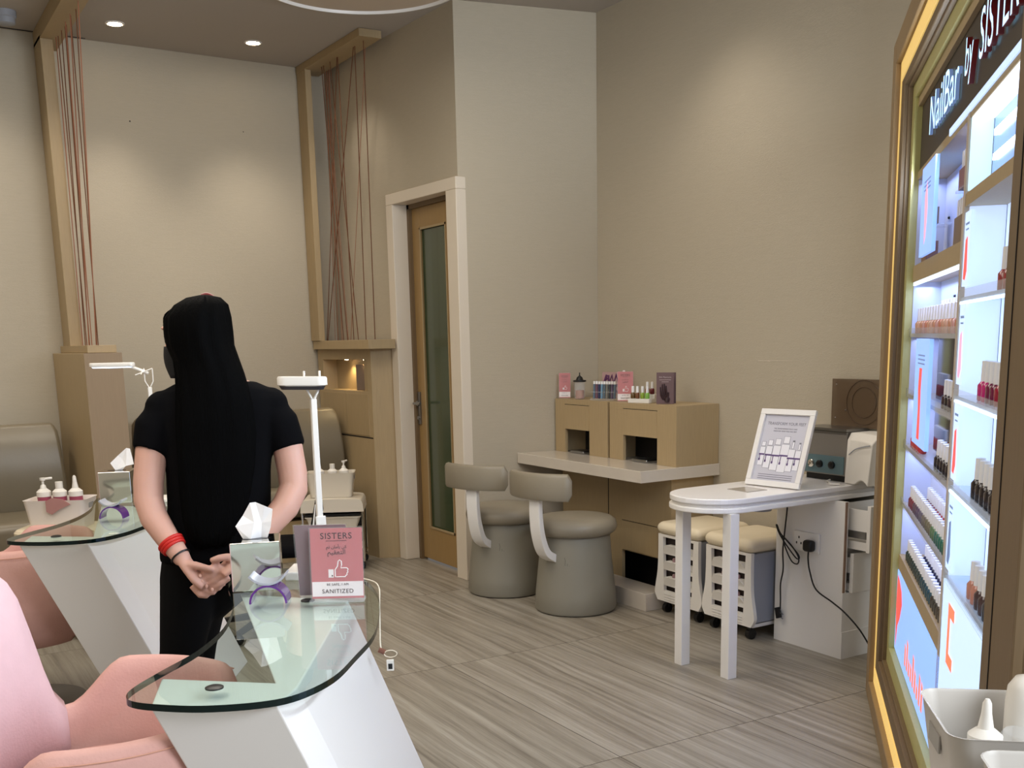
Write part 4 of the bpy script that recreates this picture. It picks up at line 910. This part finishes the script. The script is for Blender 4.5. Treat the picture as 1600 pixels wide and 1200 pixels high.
# ------------------------------------------------------------------ polish display unit
B0 = Vector((3.185, 2.67, 0)); DD = Vector((-.7132, -.7010, 0)); DN = Vector((.7010, -.7132, 0))   # DD towards the camera along the unit, DN into it
def dp(t_, o, z): return B0 + DD*t_ + DN*o + Vector((0, 0, z))
def dbox(mbx, t0, t1, o0, o1, z0, z1): mbx.loft([[dp(t0,o0,z), dp(t1,o0,z), dp(t1,o1,z), dp(t0,o1,z)] for z in (z0, z1)])
DU = thing('polish_display', 'large oak framed lit nail polish display on the right', 'display unit', tuple(dp(1.2, .1, 0)))
TE = 2.585
def ring(t0, t1, z0, z1, w_, o0, o1, inner=None):
    b = MB(); wt, wz0, wz1 = w_
    dbox(b, t0, t0+wt, o0, o1, z0, z1); dbox(b, t1-wt, t1, o0, o1, z0, z1); dbox(b, t0+wt, t1-wt, o0, o1, z0, z0+wz0); dbox(b, t0+wt, t1-wt, o0, o1, z1-wz1, z1); return b
part('outer_frame', ring(0, TE, 0, 2.34, (.105, .07, .08), 0, .05), mat('frame oak', (138, 114, 80), .5, noise=.12, nscale=9, stretch=(12, 12, 1.2)), DU, bevel=.003)
part('gold_cove', ring(.105, TE-.105, .07, 2.26, (.010, .055, .06), .018, .05), gold, DU)
part('inner_frame', ring(.115, TE-.115, .125, 2.20, (.085, .055, .03), .022, .08), oak_brown, DU, bevel=.003)
part('inner_step', ring(.17, TE-.17, .155, 2.18, (.045, .035, .02), .036, .08), oak_brown, DU, bevel=.002)
part('olive_liner', ring(.2, TE-.2, .18, 2.165, (.08, .075, .05), .05, .09), green_gold, DU)
b = MB(); dbox(b, .0, TE, .05, .075, 0, .13); dbox(b, 0, .145, .05, .40, 0, 2.34); dbox(b, TE-.145, TE, .05, .40, 0, 2.34); dbox(b, .145, TE-.145, .05, .40, 2.19, 2.34); dbox(b, .145, TE-.145, .05, .40, 0, .15); dbox(b, .145, TE-.145, .385, .40, .15, 2.19); part('carcass', b, oak_brown, DU)
b = MB(); dbox(b, .28, TE-.28, .062, .10, 2.085, 2.115); part('liner_lip', b, oak, DU)
b = MB(); dbox(b, .27, TE-.27, .075, .10, 1.88, 2.10); SB = part('sign_board', b, sign_dark, DU)
b = MB(); dbox(b, 1.02, TE-.27, .066, .10, 1.868, 1.885); part('blue_light_line', b, lb_white, DU)
# near jamb
b = MB(); dbox(b, 2.36, TE, -.012, .10, 0, 2.42); part('near_post', b, oak_brown, DU, bevel=.003)
b = MB(); dbox(b, 2.43, 2.433, -.0135, -.012, 0, 2.42); part('post_seam', b, dark_in, DU)
# letters: reading from far to near
text_part('sign_letters', 'NailBar', .155, letter_l, DU, dp(.60, .066, 1.94), DD, (0, 0, 1), .0045, 'LEFT', 1.0, sx=1.22, lit=lb_grey)
text_part('sign_letters', 'by', .125, letter_l, DU, dp(1.29, .064, 1.955), DD, (0, 0, 1), .006, 'LEFT', 1.0, sx=1.0, lit=letter_s)
text_part('sign_letters', 'SISTERS', .15, letter_l, DU, dp(1.49, .064, 1.945), DD, (0, 0, 1), .006, 'LEFT', 1.0, sx=1.0, lit=letter_s)
# interior: backs, divider, shelves
OB = .16   # depth of back panels
b = MB(); dbox(b, .27, 1.32, OB, OB+.01, .55, 1.88); part('back_panel', b, back_w, DU)
b = MB(); dbox(b, 1.36, 2.36, OB, OB+.01, .55, 1.655); part('lit_back_panel', b, lb_back, DU)
b = MB(); dbox(b, 1.315, 1.345, .068, OB, .25, 1.88); part('divider', b, mat('pale oak edge', (190, 176, 160), .4), DU)
b = MB(); dbox(b, .27, .285, .074, OB, .60, 1.855); part('side_lining', b, back_w, DU)
b = MB(); dbox(b, 1.345, 1.352, .079, OB, .60, 1.655); part('added_glow_lining', b, lb_back, DU)  # glowing sheet added to brighten the divider side
for a0, a1, z0, z1 in ((.27, 1.32, 1.527, 1.58), (.27, TE-.27, 1.855, 1.88), (1.345, 2.36, 1.655, 1.685), (.27, 2.36, .548, .60)): b = MB(); dbox(b, a0, a1, .07, OB, z0, z1); part('oak_rail', b, oak, DU)
for z in (1.36, 1.16, .985, .785):
    b = MB(); dbox(b, .28, 1.315, .072, OB, z-.012, z); sh = part('shelf', b, mat('pale shelf', (170, 164, 158), .3), DU)
    b = MB(); dbox(b, .28, 1.315, .066, .069, z-.012, z+.018); part('acrylic_lip', b, acry, sh)
for z in (1.445, 1.212, .99, .762):
    b = MB(); dbox(b, 1.345, 2.36, .072, OB, z-.008, z); sh = part('shelf', b, mat('clear shelf', (200, 214, 226), .15, alpha=.75), DU)
    b = MB(); dbox(b, 1.345, 2.36, .066, .069, z-.010, z+.018); part('acrylic_lip', b, acry, sh)
    b = MB(); dbox(b, 1.345, 2.36, .07, .074, z-.016, z-.010); part('light_strip', b, led, sh)
b = MB(); dbox(b, .29, 1.31, .072, .078, 1.516, 1.526); part('light_strip', b, led, DU)
yawD = math.atan2(DD.y, DD.x)
for zl, pw in ((1.84, 1.6), (1.512, 2.4), (1.34, 1.2), (1.14, 1.6), (.965, 1.6), (.765, 1.6)):
    p = dp(.79, .11, zl); area('shelf_led', tuple(p), 1.0, pw*.6, (.42, .54, 1.0), (0, 0, yawD), .05)
p = dp(1.3, .060, 1.872); area('display_led_line', tuple(p), 1.9, 34, (.80, .89, 1.0), (PI/2, 0, yawD+PI), .02)
# top right lit box with bristle strips
b = MB(); dbox(b, 1.36, 2.36, .121, .126, 1.69, 1.86); part('blue_glass_back', b, mat('blue lit glass', (110, 140, 200), .2, emit=(96, 128, 206), estr=.6), DU)
b = MB(); dbox(b, 1.36, 2.36, .072, .120, 1.848, 1.854); part('lit_ceiling', b, mat('soft led panel', (240, 246, 255), .4, emit=(225, 238, 255), estr=1.1), DU)
b = MB(); dbox(b, 1.35, 1.355, .072, .120, 1.69, 1.854); part('lit_side', b, mat('cyan lit panel', (205, 226, 240), .4, emit=(184, 222, 248), estr=.72), DU)
for z in (1.81, 1.756):
    b = MB()
    for k in range(45): dbox(b, 1.40+.02*k, 1.412+.02*k, .114, .120, z-.007, z+.007)
    dbox(b, 1.39, 2.30, .116, .120, z-.003, z+.003); part('diffuser_teeth', b, led_s, DU)
# light boxes (flat printed panels)
b = MB(); dbox(b, .285, 1.345, .068, .075, .262, .545); LB = part('lightbox_panel', b, lb_blue, DU)
b = MB(); dbox(b, 1.36, 2.36, .068, .075, .27, .755); LB2 = part('lightbox_panel', b, lb_white, DU)
def dpoly(mbx, pts, o): mbx.loft([[dp(a, oo, z) for a, z in pts] for oo in (o, o-.0006)])
b = MB(); dpoly(b, [(.31, .53), (.36, .525), (.44, .50), (.47, .46), (.42, .40), (.36, .36), (.335, .30), (.325, .28), (.32, .33), (.30, .42)], .067); part('red_figure_print', b, lb_red, LB)
b = MB()
for k in range(9): a = .62+.055*k; dpoly(b, [(a, .30), (a+.028, .30), (a+.028, .36+.03*math.sin(k*1.9)), (a, .37+.03*math.sin(k*1.9))], .067)
part('orange_print', b, lb_or, LB)
b = MB(); dpoly(b, [(1.47, .72), (1.56, .72), (1.56, .69), (1.50, .69), (1.50, .60), (1.56, .60), (1.56, .57), (1.47, .57)], .067); part('orange_print', b, lb_or, LB2)
for (a0, a1, z0, z1, mp, pts) in ((.56, .86, 1.59, 1.85, lb_blue, [(.66, 1.76), (.70, 1.80), (.73, 1.72), (.71, 1.64), (.68, 1.62), (.67, 1.70)]), (.62, .94, 1.03, 1.345, lb_blue, [(.74, 1.26), (.80, 1.26), (.79, 1.20), (.80, 1.10), (.80, 1.05), (.74, 1.05), (.75, 1.14), (.73, 1.20)])):
    b = MB(); dbox(b, a0, a1, .055, .066, z0, z1); pp = part('poster_panel', b, mp, DU)
    b = MB(); dpoly(b, pts, .0545); part('pink_print', b, lb_pink if z0 > 1.2 else lb_red, pp)
    b = MB()
    for k in range(3): dbox(b, a0+.07, a1-.09, .0542, .0548, z1-.05-.012*k, z1-.046-.012*k)
    part('fine_print', b, lb_grey, pp)
b = MB(); dbox(b, .575, 1.31, .125, .135, 1.0, 1.35); part('black_screen', b, black_gl, DU)
for k, (z0, z1) in enumerate(((1.47, 1.64), (1.24, 1.43), (1.01, 1.20), (.785, .975))):
    b = MB(); dbox(b, 1.355, 1.44, .070, .078, z0, z1); pp = part('poster_panel', b, lb_white, DU)
    b = MB(); h_ = z1-z0; dpoly(b, [(1.385, z0+h_*.62), (1.41, z0+h_*.66), (1.415, z0+h_*.45), (1.42, z0+h_*.2), (1.40, z0+h_*.08), (1.375, z0+h_*.1), (1.38, z0+h_*.35)], .0695); part('figure_print', b, (lb_red, lb_pink, lb_red, lb_grey)[k], pp)
    b = MB(); dbox(b, 1.375, 1.425, .0690, .0695, z0+h_*.82, z0+h_*.85); dbox(b, 1.38, 1.42, .0690, .0695, z0+h_*.75, z0+h_*.77); part('fine_print', b, lb_grey, pp)
b = MB()
for (a, z) in ((.40, 1.72), (1.05, 1.72), (.42, 1.10), (.40, .90), (.62, 1.47), (1.12, 1.47), (.42, 1.28)): b.ball(tuple(dp(a, .158, z)), .005, 8)
part('screw_dot', b, blk, DU)
# flagged boxes at top of left bay and right bay
ORD = ['first', 'second', 'third', 'fourth', 'fifth', 'sixth', 'seventh', 'eighth', 'ninth', 'tenth', 'eleventh', 'twelfth', 'thirteenth', 'fourteenth', 'fifteenth', 'sixteenth', 'seventeenth', 'eighteenth', 'nineteenth', 'twentieth', 'twenty-first', 'twenty-second', 'twenty-third', 'twenty-fourth', 'twenty-fifth', 'twenty-sixth', 'twenty-seventh', 'twenty-eighth', 'twenty-ninth', 'thirtieth']
PB = {}
def polish(p, col, label, group, s=1.0, capcol=None):
    key = (col, s)
    if key not in PB:
        t = small_polish(tuple(p), col, label, group, s=s); PB[key] = t; return t
    c = copy_tree(PB[key], tuple(p), None, label); c['group'] = group; return c
def colname(c):
    r, g, b_ = c
    if max(c) < 50: return 'near black'
    if g > r and g > b_: return 'green'
    if b_ >= r and b_ >= g: return 'blue'
    if r > 150 and g > 120: return 'peach'
    if r > 100 and g < 70: return 'red'
    if r > g + 20: return 'brown'
    return 'grey'
def row(t0, n, dt, o, z, colf, where, rowname, s=1.2):
    grp = 'polish bottles on the %s' % where
    for i in range(n):
        c = colf(i); polish(dp(t0+dt*i, o, z), c, '%s polish, %s from far end, %s row, %s' % (colname(c), ORD[i], rowname, where), grp, s)
peach = [(196, 146, 118), (206, 160, 138), (188, 132, 104), (200, 150, 140), (190, 120, 96)]
row(.36, 15, .062, .092, 1.3601, lambda i: peach[i % 5], 'upper left-bay shelf', 'front', 1.45)
row(.66, 11, .058, .125, 1.3601, lambda i: peach[(i+2) % 5], 'upper left-bay shelf', 'back', 1.75)
reds = [(150, 30, 40), (168, 40, 44), (140, 26, 34)]
row(.40, 4, .05, .092, 1.1601, lambda i: reds[i % 3], 'second left-bay shelf', 'front', 1.3)
row(1.06, 4, .058, .092, 1.1601, lambda i: [(60, 40, 44), (34, 24, 28)][i % 2], 'second left-bay shelf, dark end', 'front', 1.4)
row(.38, 5, .05, .092, .9851, lambda i: [(188, 52, 44), (196, 60, 40)][i % 2], 'third left-bay shelf', 'front', 1.35)
row(.99, 6, .055, .092, .9851, lambda i: (34, 24, 28), 'third left-bay shelf, dark end', 'front', 1.5)
m1 = [(120, 40, 56), (96, 70, 84), (88, 70, 96), (104, 96, 112), (112, 104, 96), (112, 106, 84), (90, 120, 84), (60, 110, 96), (40, 104, 88), (30, 96, 70)]
row(.40, 22, .0405, .092, .7851, lambda i: m1[min(9, i*10//22)], 'fourth left-bay shelf', 'front', 1.3)
m2 = [(110, 80, 92), (120, 60, 80), (140, 40, 60), (160, 30, 44), (150, 26, 36), (110, 150, 40), (120, 170, 50), (196, 96, 60)]
row(.54, 19, .0405, .128, .800, lambda i: m2[min(7, i*8//19)], 'fourth left-bay shelf', 'back', 1.3)
m3 = [(50, 62, 56), (44, 60, 60), (52, 64, 60), (40, 70, 80), (40, 76, 90), (60, 56, 50), (70, 60, 50)]
row(.40, 22, .0405, .092, .6005, lambda i: m3[min(6, i*7//22)], 'fifth left-bay shelf', 'front', 1.3)
row(.56, 19, .0405, .128, .615, lambda i: [(36, 40, 72), (28, 32, 60)][i % 2], 'fifth left-bay shelf', 'back', 1.3)
row(1.74, 7, .055, .10, 1.4452, lambda i: (150, 60, 60), 'top right-bay shelf', 'front', 1.6)
row(1.58, 10, .05, .10, 1.2122, lambda i: [(190, 30, 110), (110, 20, 60), (150, 24, 50), (160, 22, 34), (150, 20, 28)][min(4, i//2)], 'second right-bay shelf', 'front', 1.6)
row(1.58, 10, .055, .10, .9902, lambda i: (34, 24, 28), 'third right-bay shelf', 'front', 1.7)
row(1.60, 9, .05, .10, .7622, lambda i: [(190, 130, 110), (70, 50, 50), (60, 60, 66), (40, 44, 52)][min(3, i//2)], 'fourth right-bay shelf', 'front', 1.6)
# boxed samples on wooden pegs at top left bay
for i, (a, z, w_, h_, col, lab) in enumerate(((.36, 1.7, .10, .05, (120, 100, 84), 'upper brown bottle box at the far end of the top left bay'), (.36, 1.585, .12, .06, (126, 92, 78), 'lower brown bottle box at the far end of the top left bay'), (1.06, 1.60, .20, .055, (126, 104, 80), 'tan bottle box on the rail of the top left bay'), (1.10, 1.72, .18, .05, (140, 96, 92), 'rosy bottle box higher in the top left bay'))):
    b = MB(); dbox(b, a, a+w_, .085, .12, z if i not in (1, 2) else 1.5805, z+h_)
    p = dp(a+w_/2, .1, z); t = thing('sample_box', lab, 'box', tuple(p), 0); part('box_body', b, mat('box %d' % i, col, .5), t)
    b = MB()
    for k in range(int(w_/.034)): dbox(b, a+.004+.034*k, a+.03+.034*k, .09, .112, z+h_, z+h_+.045)
    part('caps', b, bottle_cap, t)
    if i in (0, 3):
        b = MB(); dbox(b, a-.01, a+w_+.01, .08, .159, z-.006, z); part('ledge', b, acry, t)

# ------------------------------------------------------------------ near right baskets on a white trolley
bd = Vector((.76, -.65, 0)).normalized(); bn = Vector((.65, .76, 0)).normalized(); ya = math.atan2(bd.y, bd.x)
t = thing('trolley', 'white trolley at the bottom right corner under the white baskets', 'trolley', (1.15, .66, 0), ya)
b = MB(); b.prism(rrect(.17, .245, .02, 4), .735, .757); part('top', b, plast_w, t, False, bevel=.004)
for sx in (-1, 1):
    for sy in (-1, 1): b = MB(); b.box((sx*.14-.012, sy*.21-.012, 0), (sx*.14+.012, sy*.21+.012, .735)); part('leg', b, paint_w, t, False)
b = MB(); b.prism(rrect(.15, .22, .01, 3), .20, .215); part('lower_shelf', b, plast_w, t, False)
tubm = mat('milky white plastic', (186, 180, 172), .4)
basket('plastic_basket', (1.200, .724, .758), .135, .092, .142, ya, 'white basket at the bottom right corner, farther one holding white bottles', tubm)
basket('plastic_basket', (1.085, .563, .758), .13, .078, .140, ya, 'white basket at the bottom right corner, nearer one cut by the frame', tubm)
tt = bottle_pump(1.148, .774, .768, 'white nozzle bottle standing in the farther white basket at bottom right', 'spray', (222, 216, 208), s=.90)
t = thing('cream_jar', 'clear lidded cream jar in the farther white basket at bottom right', 'jar', (1.188, .748, .768))
b = MB(); b.lathe([(.022, 0), (.025, .004), (.025, .078), (.023, .082)], (0, 0, 0), 28); part('jar_body', b, tubm, t, False, smooth=True)
b = MB(); b.lathe([(.026, .083), (.027, .086), (.027, .100), (.024, .105), (0, .106)], (0, 0, 0), 28); part('lid', b, acry, t, False, smooth=True)
t = thing('white_canister', 'tall rounded white canister at the right edge of the photo', 'canister', (1.226, .772, .768))
b = MB(); b.lathe([(.023, 0), (.025, .01), (.025, .13), (.023, .150), (.015, .163), (0, .168)], (0, 0, 0), 32); part('canister_body', b, plast_w, t, False, smooth=True)

# ------------------------------------------------------------------ the woman with long black hair
def realize(mb, m, name, parent, vox, it=6, label=None):
    """union overlapping closed volumes into one continuous skin"""
    bmesh.ops.recalc_face_normals(mb.bm, faces=mb.bm.faces)
    me = bpy.data.meshes.new('tmp'); mb.bm.to_mesh(me); mb.bm.free(); o = bpy.data.objects.new('tmp', me); COL.objects.link(o)
    r = o.modifiers.new('r', 'REMESH'); r.mode = 'VOXEL'; r.voxel_size = vox
    q = o.modifiers.new('s', 'SMOOTH'); q.factor = .5; q.iterations = it
    dg = bpy.context.evaluated_depsgraph_get(); dg.update(); me2 = bpy.data.meshes.new_from_object(o.evaluated_get(dg)); bpy.data.objects.remove(o)
    me2.name = name; me2.materials.clear(); me2.materials.append(m)
    for p in me2.polygons: p.use_smooth = True
    o = bpy.data.objects.new(name, me2); COL.objects.link(o); o.parent = parent; TW[o.name] = TW[parent.name]
    if label: o['label'] = label
    return o
PN = thing('person', 'person with long black hair in black clothes, seen from behind, hands clasped behind', 'person', (.828, 3.14, 0), -.2579)
def ell(cx, hw, cy, hd, z, n=28): return [(cx + hw*math.copysign(abs(math.cos(a))**.85, math.cos(a)), cy + hd*math.copysign(abs(math.sin(a))**.85, math.sin(a)), z) for a in [2*PI*i/n for i in range(n)]]
TOR = [(.745,.01,.160,0,.108),(.80,.012,.158,0,.108),(.90,.030,.146,0,.098),(1.0,.035,.147,0,.098),(1.10,.040,.156,0,.104),(1.18,.043,.168,0,.10),(1.215,.045,.166,0,.09),(1.243,.045,.150,0,.076),(1.262,.044,.112,0,.062),(1.285,.042,.06,.002,.05)]
LA = ([(-.085,0,1.192),(-.135,-.012,1.135),(-.150,-.02,1.07),(-.164,-.04,.985),(-.167,-.052,.935),(-.155,-.075,.885),(-.122,-.108,.83),(-.095,-.135,.79),(-.082,-.148,.768)], [.052,.050,.045,.043,.042,.040,.034,.028,.024])
RA = ([(.175,0,1.192),(.218,-.012,1.135),(.237,-.02,1.07),(.246,-.04,.99),(.245,-.055,.945),(.215,-.085,.895),(.150,-.118,.835),(.095,-.140,.79),(.066,-.150,.768)], [.052,.050,.045,.044,.043,.041,.035,.028,.024])
HD = Vector((-.86, .51, 0))  # direction the face looks
HC = Vector((.008, .015, 1.392))
HS = Vector((-HD.y, HD.x, 0))
b = MB()
b.loft([ell(cx, hw-.008, cy, hd-.008, z) for z, cx, hw, cy, hd in TOR])
b.tube([(.040, .0, 1.24), (.030, .008, 1.29), (.018, .012, 1.35)], [.055, .048, .050], 18)
# head with brow, nose, lips, chin, ears
rings = []
for k in range(15):
    f = k/14; z = -.118 + .232*f; w_ = math.sin(PI*min(.985, max(.05, f*.96+.02)))**.55
    jaw = 1 - .34*max(0, (.45-f)/.45)**1.3; rx = .072*w_*jaw; front = .094*w_*(1-.10*max(0, (.4-f)/.4)); back = .092*w_*(1-.45*max(0, (.38-f)/.38))
    rings.append([HC + HS*(rx*math.cos(a)) + HD*((front if math.sin(a) > 0 else back)*math.sin(a)) + Vector((0, 0, z)) for a in [2*PI*i/28 for i in range(28)]])
b.loft(rings)
b.tube([HC + HD*.088 + Vector((0, 0, .015)), HC + HD*.100 + Vector((0, 0, -.010)), HC + HD*.108 + Vector((0, 0, -.028)), HC + HD*.090 + Vector((0, 0, -.038))], [.006, .009, .012, .010], 10)
for s in (-1, 1):
    b.ball(tuple(HC + HD*.084 + HS*(s*.031) + Vector((0, 0, .030))), (.020, .020, .007), 10)
    b.ball(tuple(HC + HD*.083 + HS*(s*.030) + Vector((0, 0, .006))), .012, 10)
    b.ball(tuple(HC + HS*(s*.073) - HD*.004 + Vector((0, 0, -.005))), (.012, .016, .028), 10)
b.ball(tuple(HC + HD*.090 + Vector((0, 0, -.060))), (.016, .016, .007), 10); b.ball(tuple(HC + HD*.087 + Vector((0, 0, -.069))), (.015, .015, .007), 10); b.ball(tuple(HC + HD*.082 + Vector((0, 0, -.092))), (.017, .017, .013), 10)
b.tube(LA[0], LA[1], 18); b.tube(RA[0], RA[1], 18)
# left hand
b.tube([(-.086,-.146,.778), (-.070,-.156,.752), (-.048,-.162,.722), (-.028,-.163,.700)], [(.023,.019), (.029,.016), (.037,.015), (.036,.013)], 16)
NAILS = []
hdv = Vector((.60, 0, -.80)); pp = Vector((.80, 0, .60))
for i, sft in enumerate((-.030, -.010, .010, .029)):
    b0 = Vector((-.034, -.163, .706)) + pp*sft; L_ = (.86, .98, 1.0, .9)[i]
    p1 = b0 + hdv*.028*L_ + Vector((0, -.010, 0)); p2 = p1 + Vector((.019, .000, -.004))*L_ ; p3 = p2 + Vector((.012, .016, .010))*L_
    b.tube([b0 - hdv*.012, b0 + Vector((0, -.003, 0)), p1, p2, p3, p3 + Vector((.001, .003, .003))], [.0095, .0098, .0090, .0082, .0072, .004], 10); NAILS.append((p3, Vector((.3, -.6, -.4))))
b.tube([(-.072,-.166,.760), (-.050,-.178,.758), (-.026,-.186,.752), (-.004,-.188,.744), (.000,-.187,.742)], [.013, .0125, .0105, .009, .005], 10)
# right hand resting in the left
b.tube([(.070,-.149,.772), (.054,-.160,.758), (.034,-.170,.742), (.016,-.176,.730)], [(.023,.018), (.028,.016), (.035,.014), (.034,.012)], 16)
hd2 = Vector((-.86, .0, -.50)); pq = Vector((.50, 0, -.86))
for i, sft in enumerate((-.026, -.009, .009, .026)):
    b0 = Vector((.018, -.176, .732)) + pq*sft; L_ = (.92, 1.0, .97, .84)[i]
    b.tube([b0 - hd2*.012, b0, b0 + hd2*.026*L_ + Vector((0, -.004, 0)), b0 + hd2*.044*L_ + Vector((0, .0, 0)), b0 + hd2*.058*L_ + Vector((0, .006, -.002)), b0 + hd2*.061*L_ + Vector((0, .008, -.002))], [.0095, .0096, .0088, .0082, .0072, .004], 10); NAILS.append((b0 + hd2*.056*L_ + Vector((0, -.003, 0)), Vector((0, -1, 0))))
b.tube([(.056,-.166,.770), (.036,-.180,.776), (.014,-.186,.776), (-.006,-.184,.770), (-.009,-.183,.768)], [.013, .012, .0105, .009, .005], 10)
# legs down to the feet inside the trousers
LL = ([(-.055,0,.76),(-.070,0,.68),(-.090,0,.58),(-.115,0,.45),(-.155,-.015,.30),(-.195,-.01,.10),(-.20,.0,.05)], [.080,.080,.068,.052,.048,.034,.034])
RL = ([(.070,.01,.76),(.045,.02,.68),(-.045,.06,.58),(-.070,.12,.45),(-.095,.20,.30),(-.125,.28,.10),(-.13,.29,.05)], [.080,.080,.064,.052,.048,.034,.034])
b.tube(LL[0], LL[1], 16); b.tube(RL[0], RL[1], 16)
BODY = realize(b, skin, 'body', PN, .0042, 5)
# eyes
for s in (-1, 1):
    b = MB(); b.ball(tuple(HC + HD*.0885 + HS*(s*.030) + Vector((0, 0, .006))), (.008, .008, .005), 10); part('eye', b, mat('eye dark', (30, 22, 18), .1), PN, False, smooth=True)
# T-shirt
b = MB(); b.loft([ell(cx, hw+.004, cy, hd+.006, z) for z, cx, hw, cy, hd in TOR[:-1]] + [ell(.042, .072, .002, .058, 1.268)])
b.tube(LA[0][:3] + [(-.152,-.022,1.066)], [.056, .060, .054, .053], 20); b.ball((-.098, 0, 1.196), (.062, .062, .052), 16); b.ball((.188, 0, 1.196), (.062, .062, .052), 16); b.tube(RA[0][:3] + [(.239,-.022,1.062)], [.056, .060, .054, .053], 20)
realize(b, shirt_m, 'black_tshirt', PN, .0065, 4)
# trousers
b = MB(); b.loft([ell(.012, .150, 0, .102, .84), ell(.010, .158, 0, .108, .77), ell(.005, .152, 0, .110, .72), ell(-.005, .12, .01, .10, .67)])
def grow(c, g): return [r+g for r in c]
b.tube(LL[0][:-1] + [(-.198,-.004,.06)], [.090,.090,.078,.064,.062,.052,.052], 18); b.tube(RL[0][:-1] + [(-.128,.286,.06)], [.090,.088,.072,.062,.060,.052,.052], 18)
realize(b, trous_m, 'black_trousers', PN, .0075, 4)
for x, y in ((-.20, .03), (-.13, .325)):
    b = MB(); b.loft([[(x+px*k, y+py*k+o, z) for px, py in rrect(.042, .122, .04, 6)] for z, k, o in ((.001, .95, 0), (.012, 1.0, 0), (.03, .93, -.004), (.05, .72, -.028), (.068, .58, -.048))]); part('shoe', b, shoe_m, PN, False, smooth=True)
# hair
HR = [(1.512,.030,.012,-.020,.02),(1.505,.028,.045,-.018,.055),(1.485,.020,.072,-.015,.083),(1.45,.008,.090,-.008,.106),(1.41,.007,.094,-.006,.110),(1.37,.009,.094,-.012,.103),(1.33,.022,.092,-.030,.085),(1.29,.030,.096,-.050,.072),(1.25,.034,.100,-.074,.052),(1.20,.036,.104,-.092,.038),(1.12,.034,.108,-.108,.026),(1.03,.028,.106,-.114,.022),(.95,.020,.098,-.116,.020),(.88,.010,.084,-.120,.018),(.83,.000,.062,-.124,.015),(.805,-.006,.04,-.126,.010)]
rip = [1 + .022*math.sin(i*1.7) + .018*math.sin(i*3.9+1) for i in range(64)]
b = MB(); b.loft([[(cx + hw*rip[i]*math.cos(2*PI*i/64) + .002*math.sin(i*2.1+z*18), cy + hd*rip[(i*3) % 64]*math.sin(2*PI*i/64), z + (.012*math.sin(i*2.7) if z < .84 else 0)) for i in range(64)] for z, cx, hw, cy, hd in HR])
part('long_hair', b, hair_m, PN, False, smooth='all')
b = MB()
for i in range(14):
    a = PI*(.62+.5*i/13); x0 = .014 + .092*math.cos(a); y0 = -.012 + .10*abs(math.sin(a))*.5
    b.tube(bez([(x0+.02, y0-.01, 1.475), (x0-.006, y0, 1.45), (x0-.004*(i % 3), y0+.004, 1.40-.006*(i % 4)), (x0+.01, y0, 1.33)], 4), [.004]*5+[.0035]*4+[.002]*3+[.001], 5)
part('loose_strands', b, hair_m, PN, False, smooth=True)
b = MB()
M3 = MB()
for k in range(9):
    f = k/8; z = -.028 - .088*f; w_ = .056 - .012*f; M3_ = None
b.loft([[HC + HS*((.070-.022*f)*math.sin(u)) + HD*((.112-.010*f + .010*math.sin(PI*f))*math.cos(u)*.99) + Vector((0, 0, -.022-.092*f)) for u in [-1.35+2.7*i/16 for i in range(17)]] for f in [k/8 for k in range(9)]], cap=False, closed=False)
mk = part('face_mask', b, mat('black mask', (16, 16, 18), .8), PN, False, smooth='all'); sd = mk.modifiers.new('thick', 'SOLIDIFY'); sd.thickness = .002
b = MB(); b.tube(bez([(.022, -.02, 1.510), (.036, -.02, 1.514), (.050, -.022, 1.509), (.058, -.03, 1.500)], 4), .0055, 8)
for x in (.026, .036, .046): b.tube([(x, -.02, 1.512), (x+.004, -.035, 1.503)], .003, 6)
part('hair_clip', b, mat('dark red clip', (110, 36, 34), .35), PN, False, smooth=True)
# bangles around the left wrist
ax = (Vector(LA[0][7]) - Vector(LA[0][6])).normalized(); u1 = ax.cross(Vector((0, 1, 0))).normalized(); u2 = ax.cross(u1)
def bangle(c, r, th, m_, nm):
    b = MB(); n = 28; rings = []
    for i in range(n+1):
        a = 2*PI*i/n; d = u1*math.cos(a) + u2*math.sin(a); rings.append([c + d*(r + th*math.cos(q)) + ax*(th*1.1*math.sin(q)) for q in [2*PI*j/8 for j in range(8)]])
    b.loft(rings, cap=False); part(nm, b, m_, PN, False, smooth=True)
cW = Vector(LA[0][6]).lerp(Vector(LA[0][7]), .45)
for k in range(3): bangle(cW + ax*(.0085*k - .008), .0350 - .0015*k, .0048, red_b, 'red_bangle')
bangle(Vector(LA[0][7]) + ax*.012, .0285, .0026, blk, 'black_wristband')
for i, (p, n_) in enumerate(NAILS):
    n_ = n_.normalized(); b = MB(); c = p + n_*.0062; s1 = n_.cross(Vector((0, 0, 1))).normalized(); s2 = n_.cross(s1)
    b.loft([[c + s1*.0042*k*math.cos(a) + s2*.0052*k*math.sin(a) + n_*l for a in [2*PI*j/10 for j in range(10)]] for l, k in ((-.002, 1), (.0006, 1), (.0012, .7))]); part('fingernail', b, nail_m, PN, False, smooth=True)
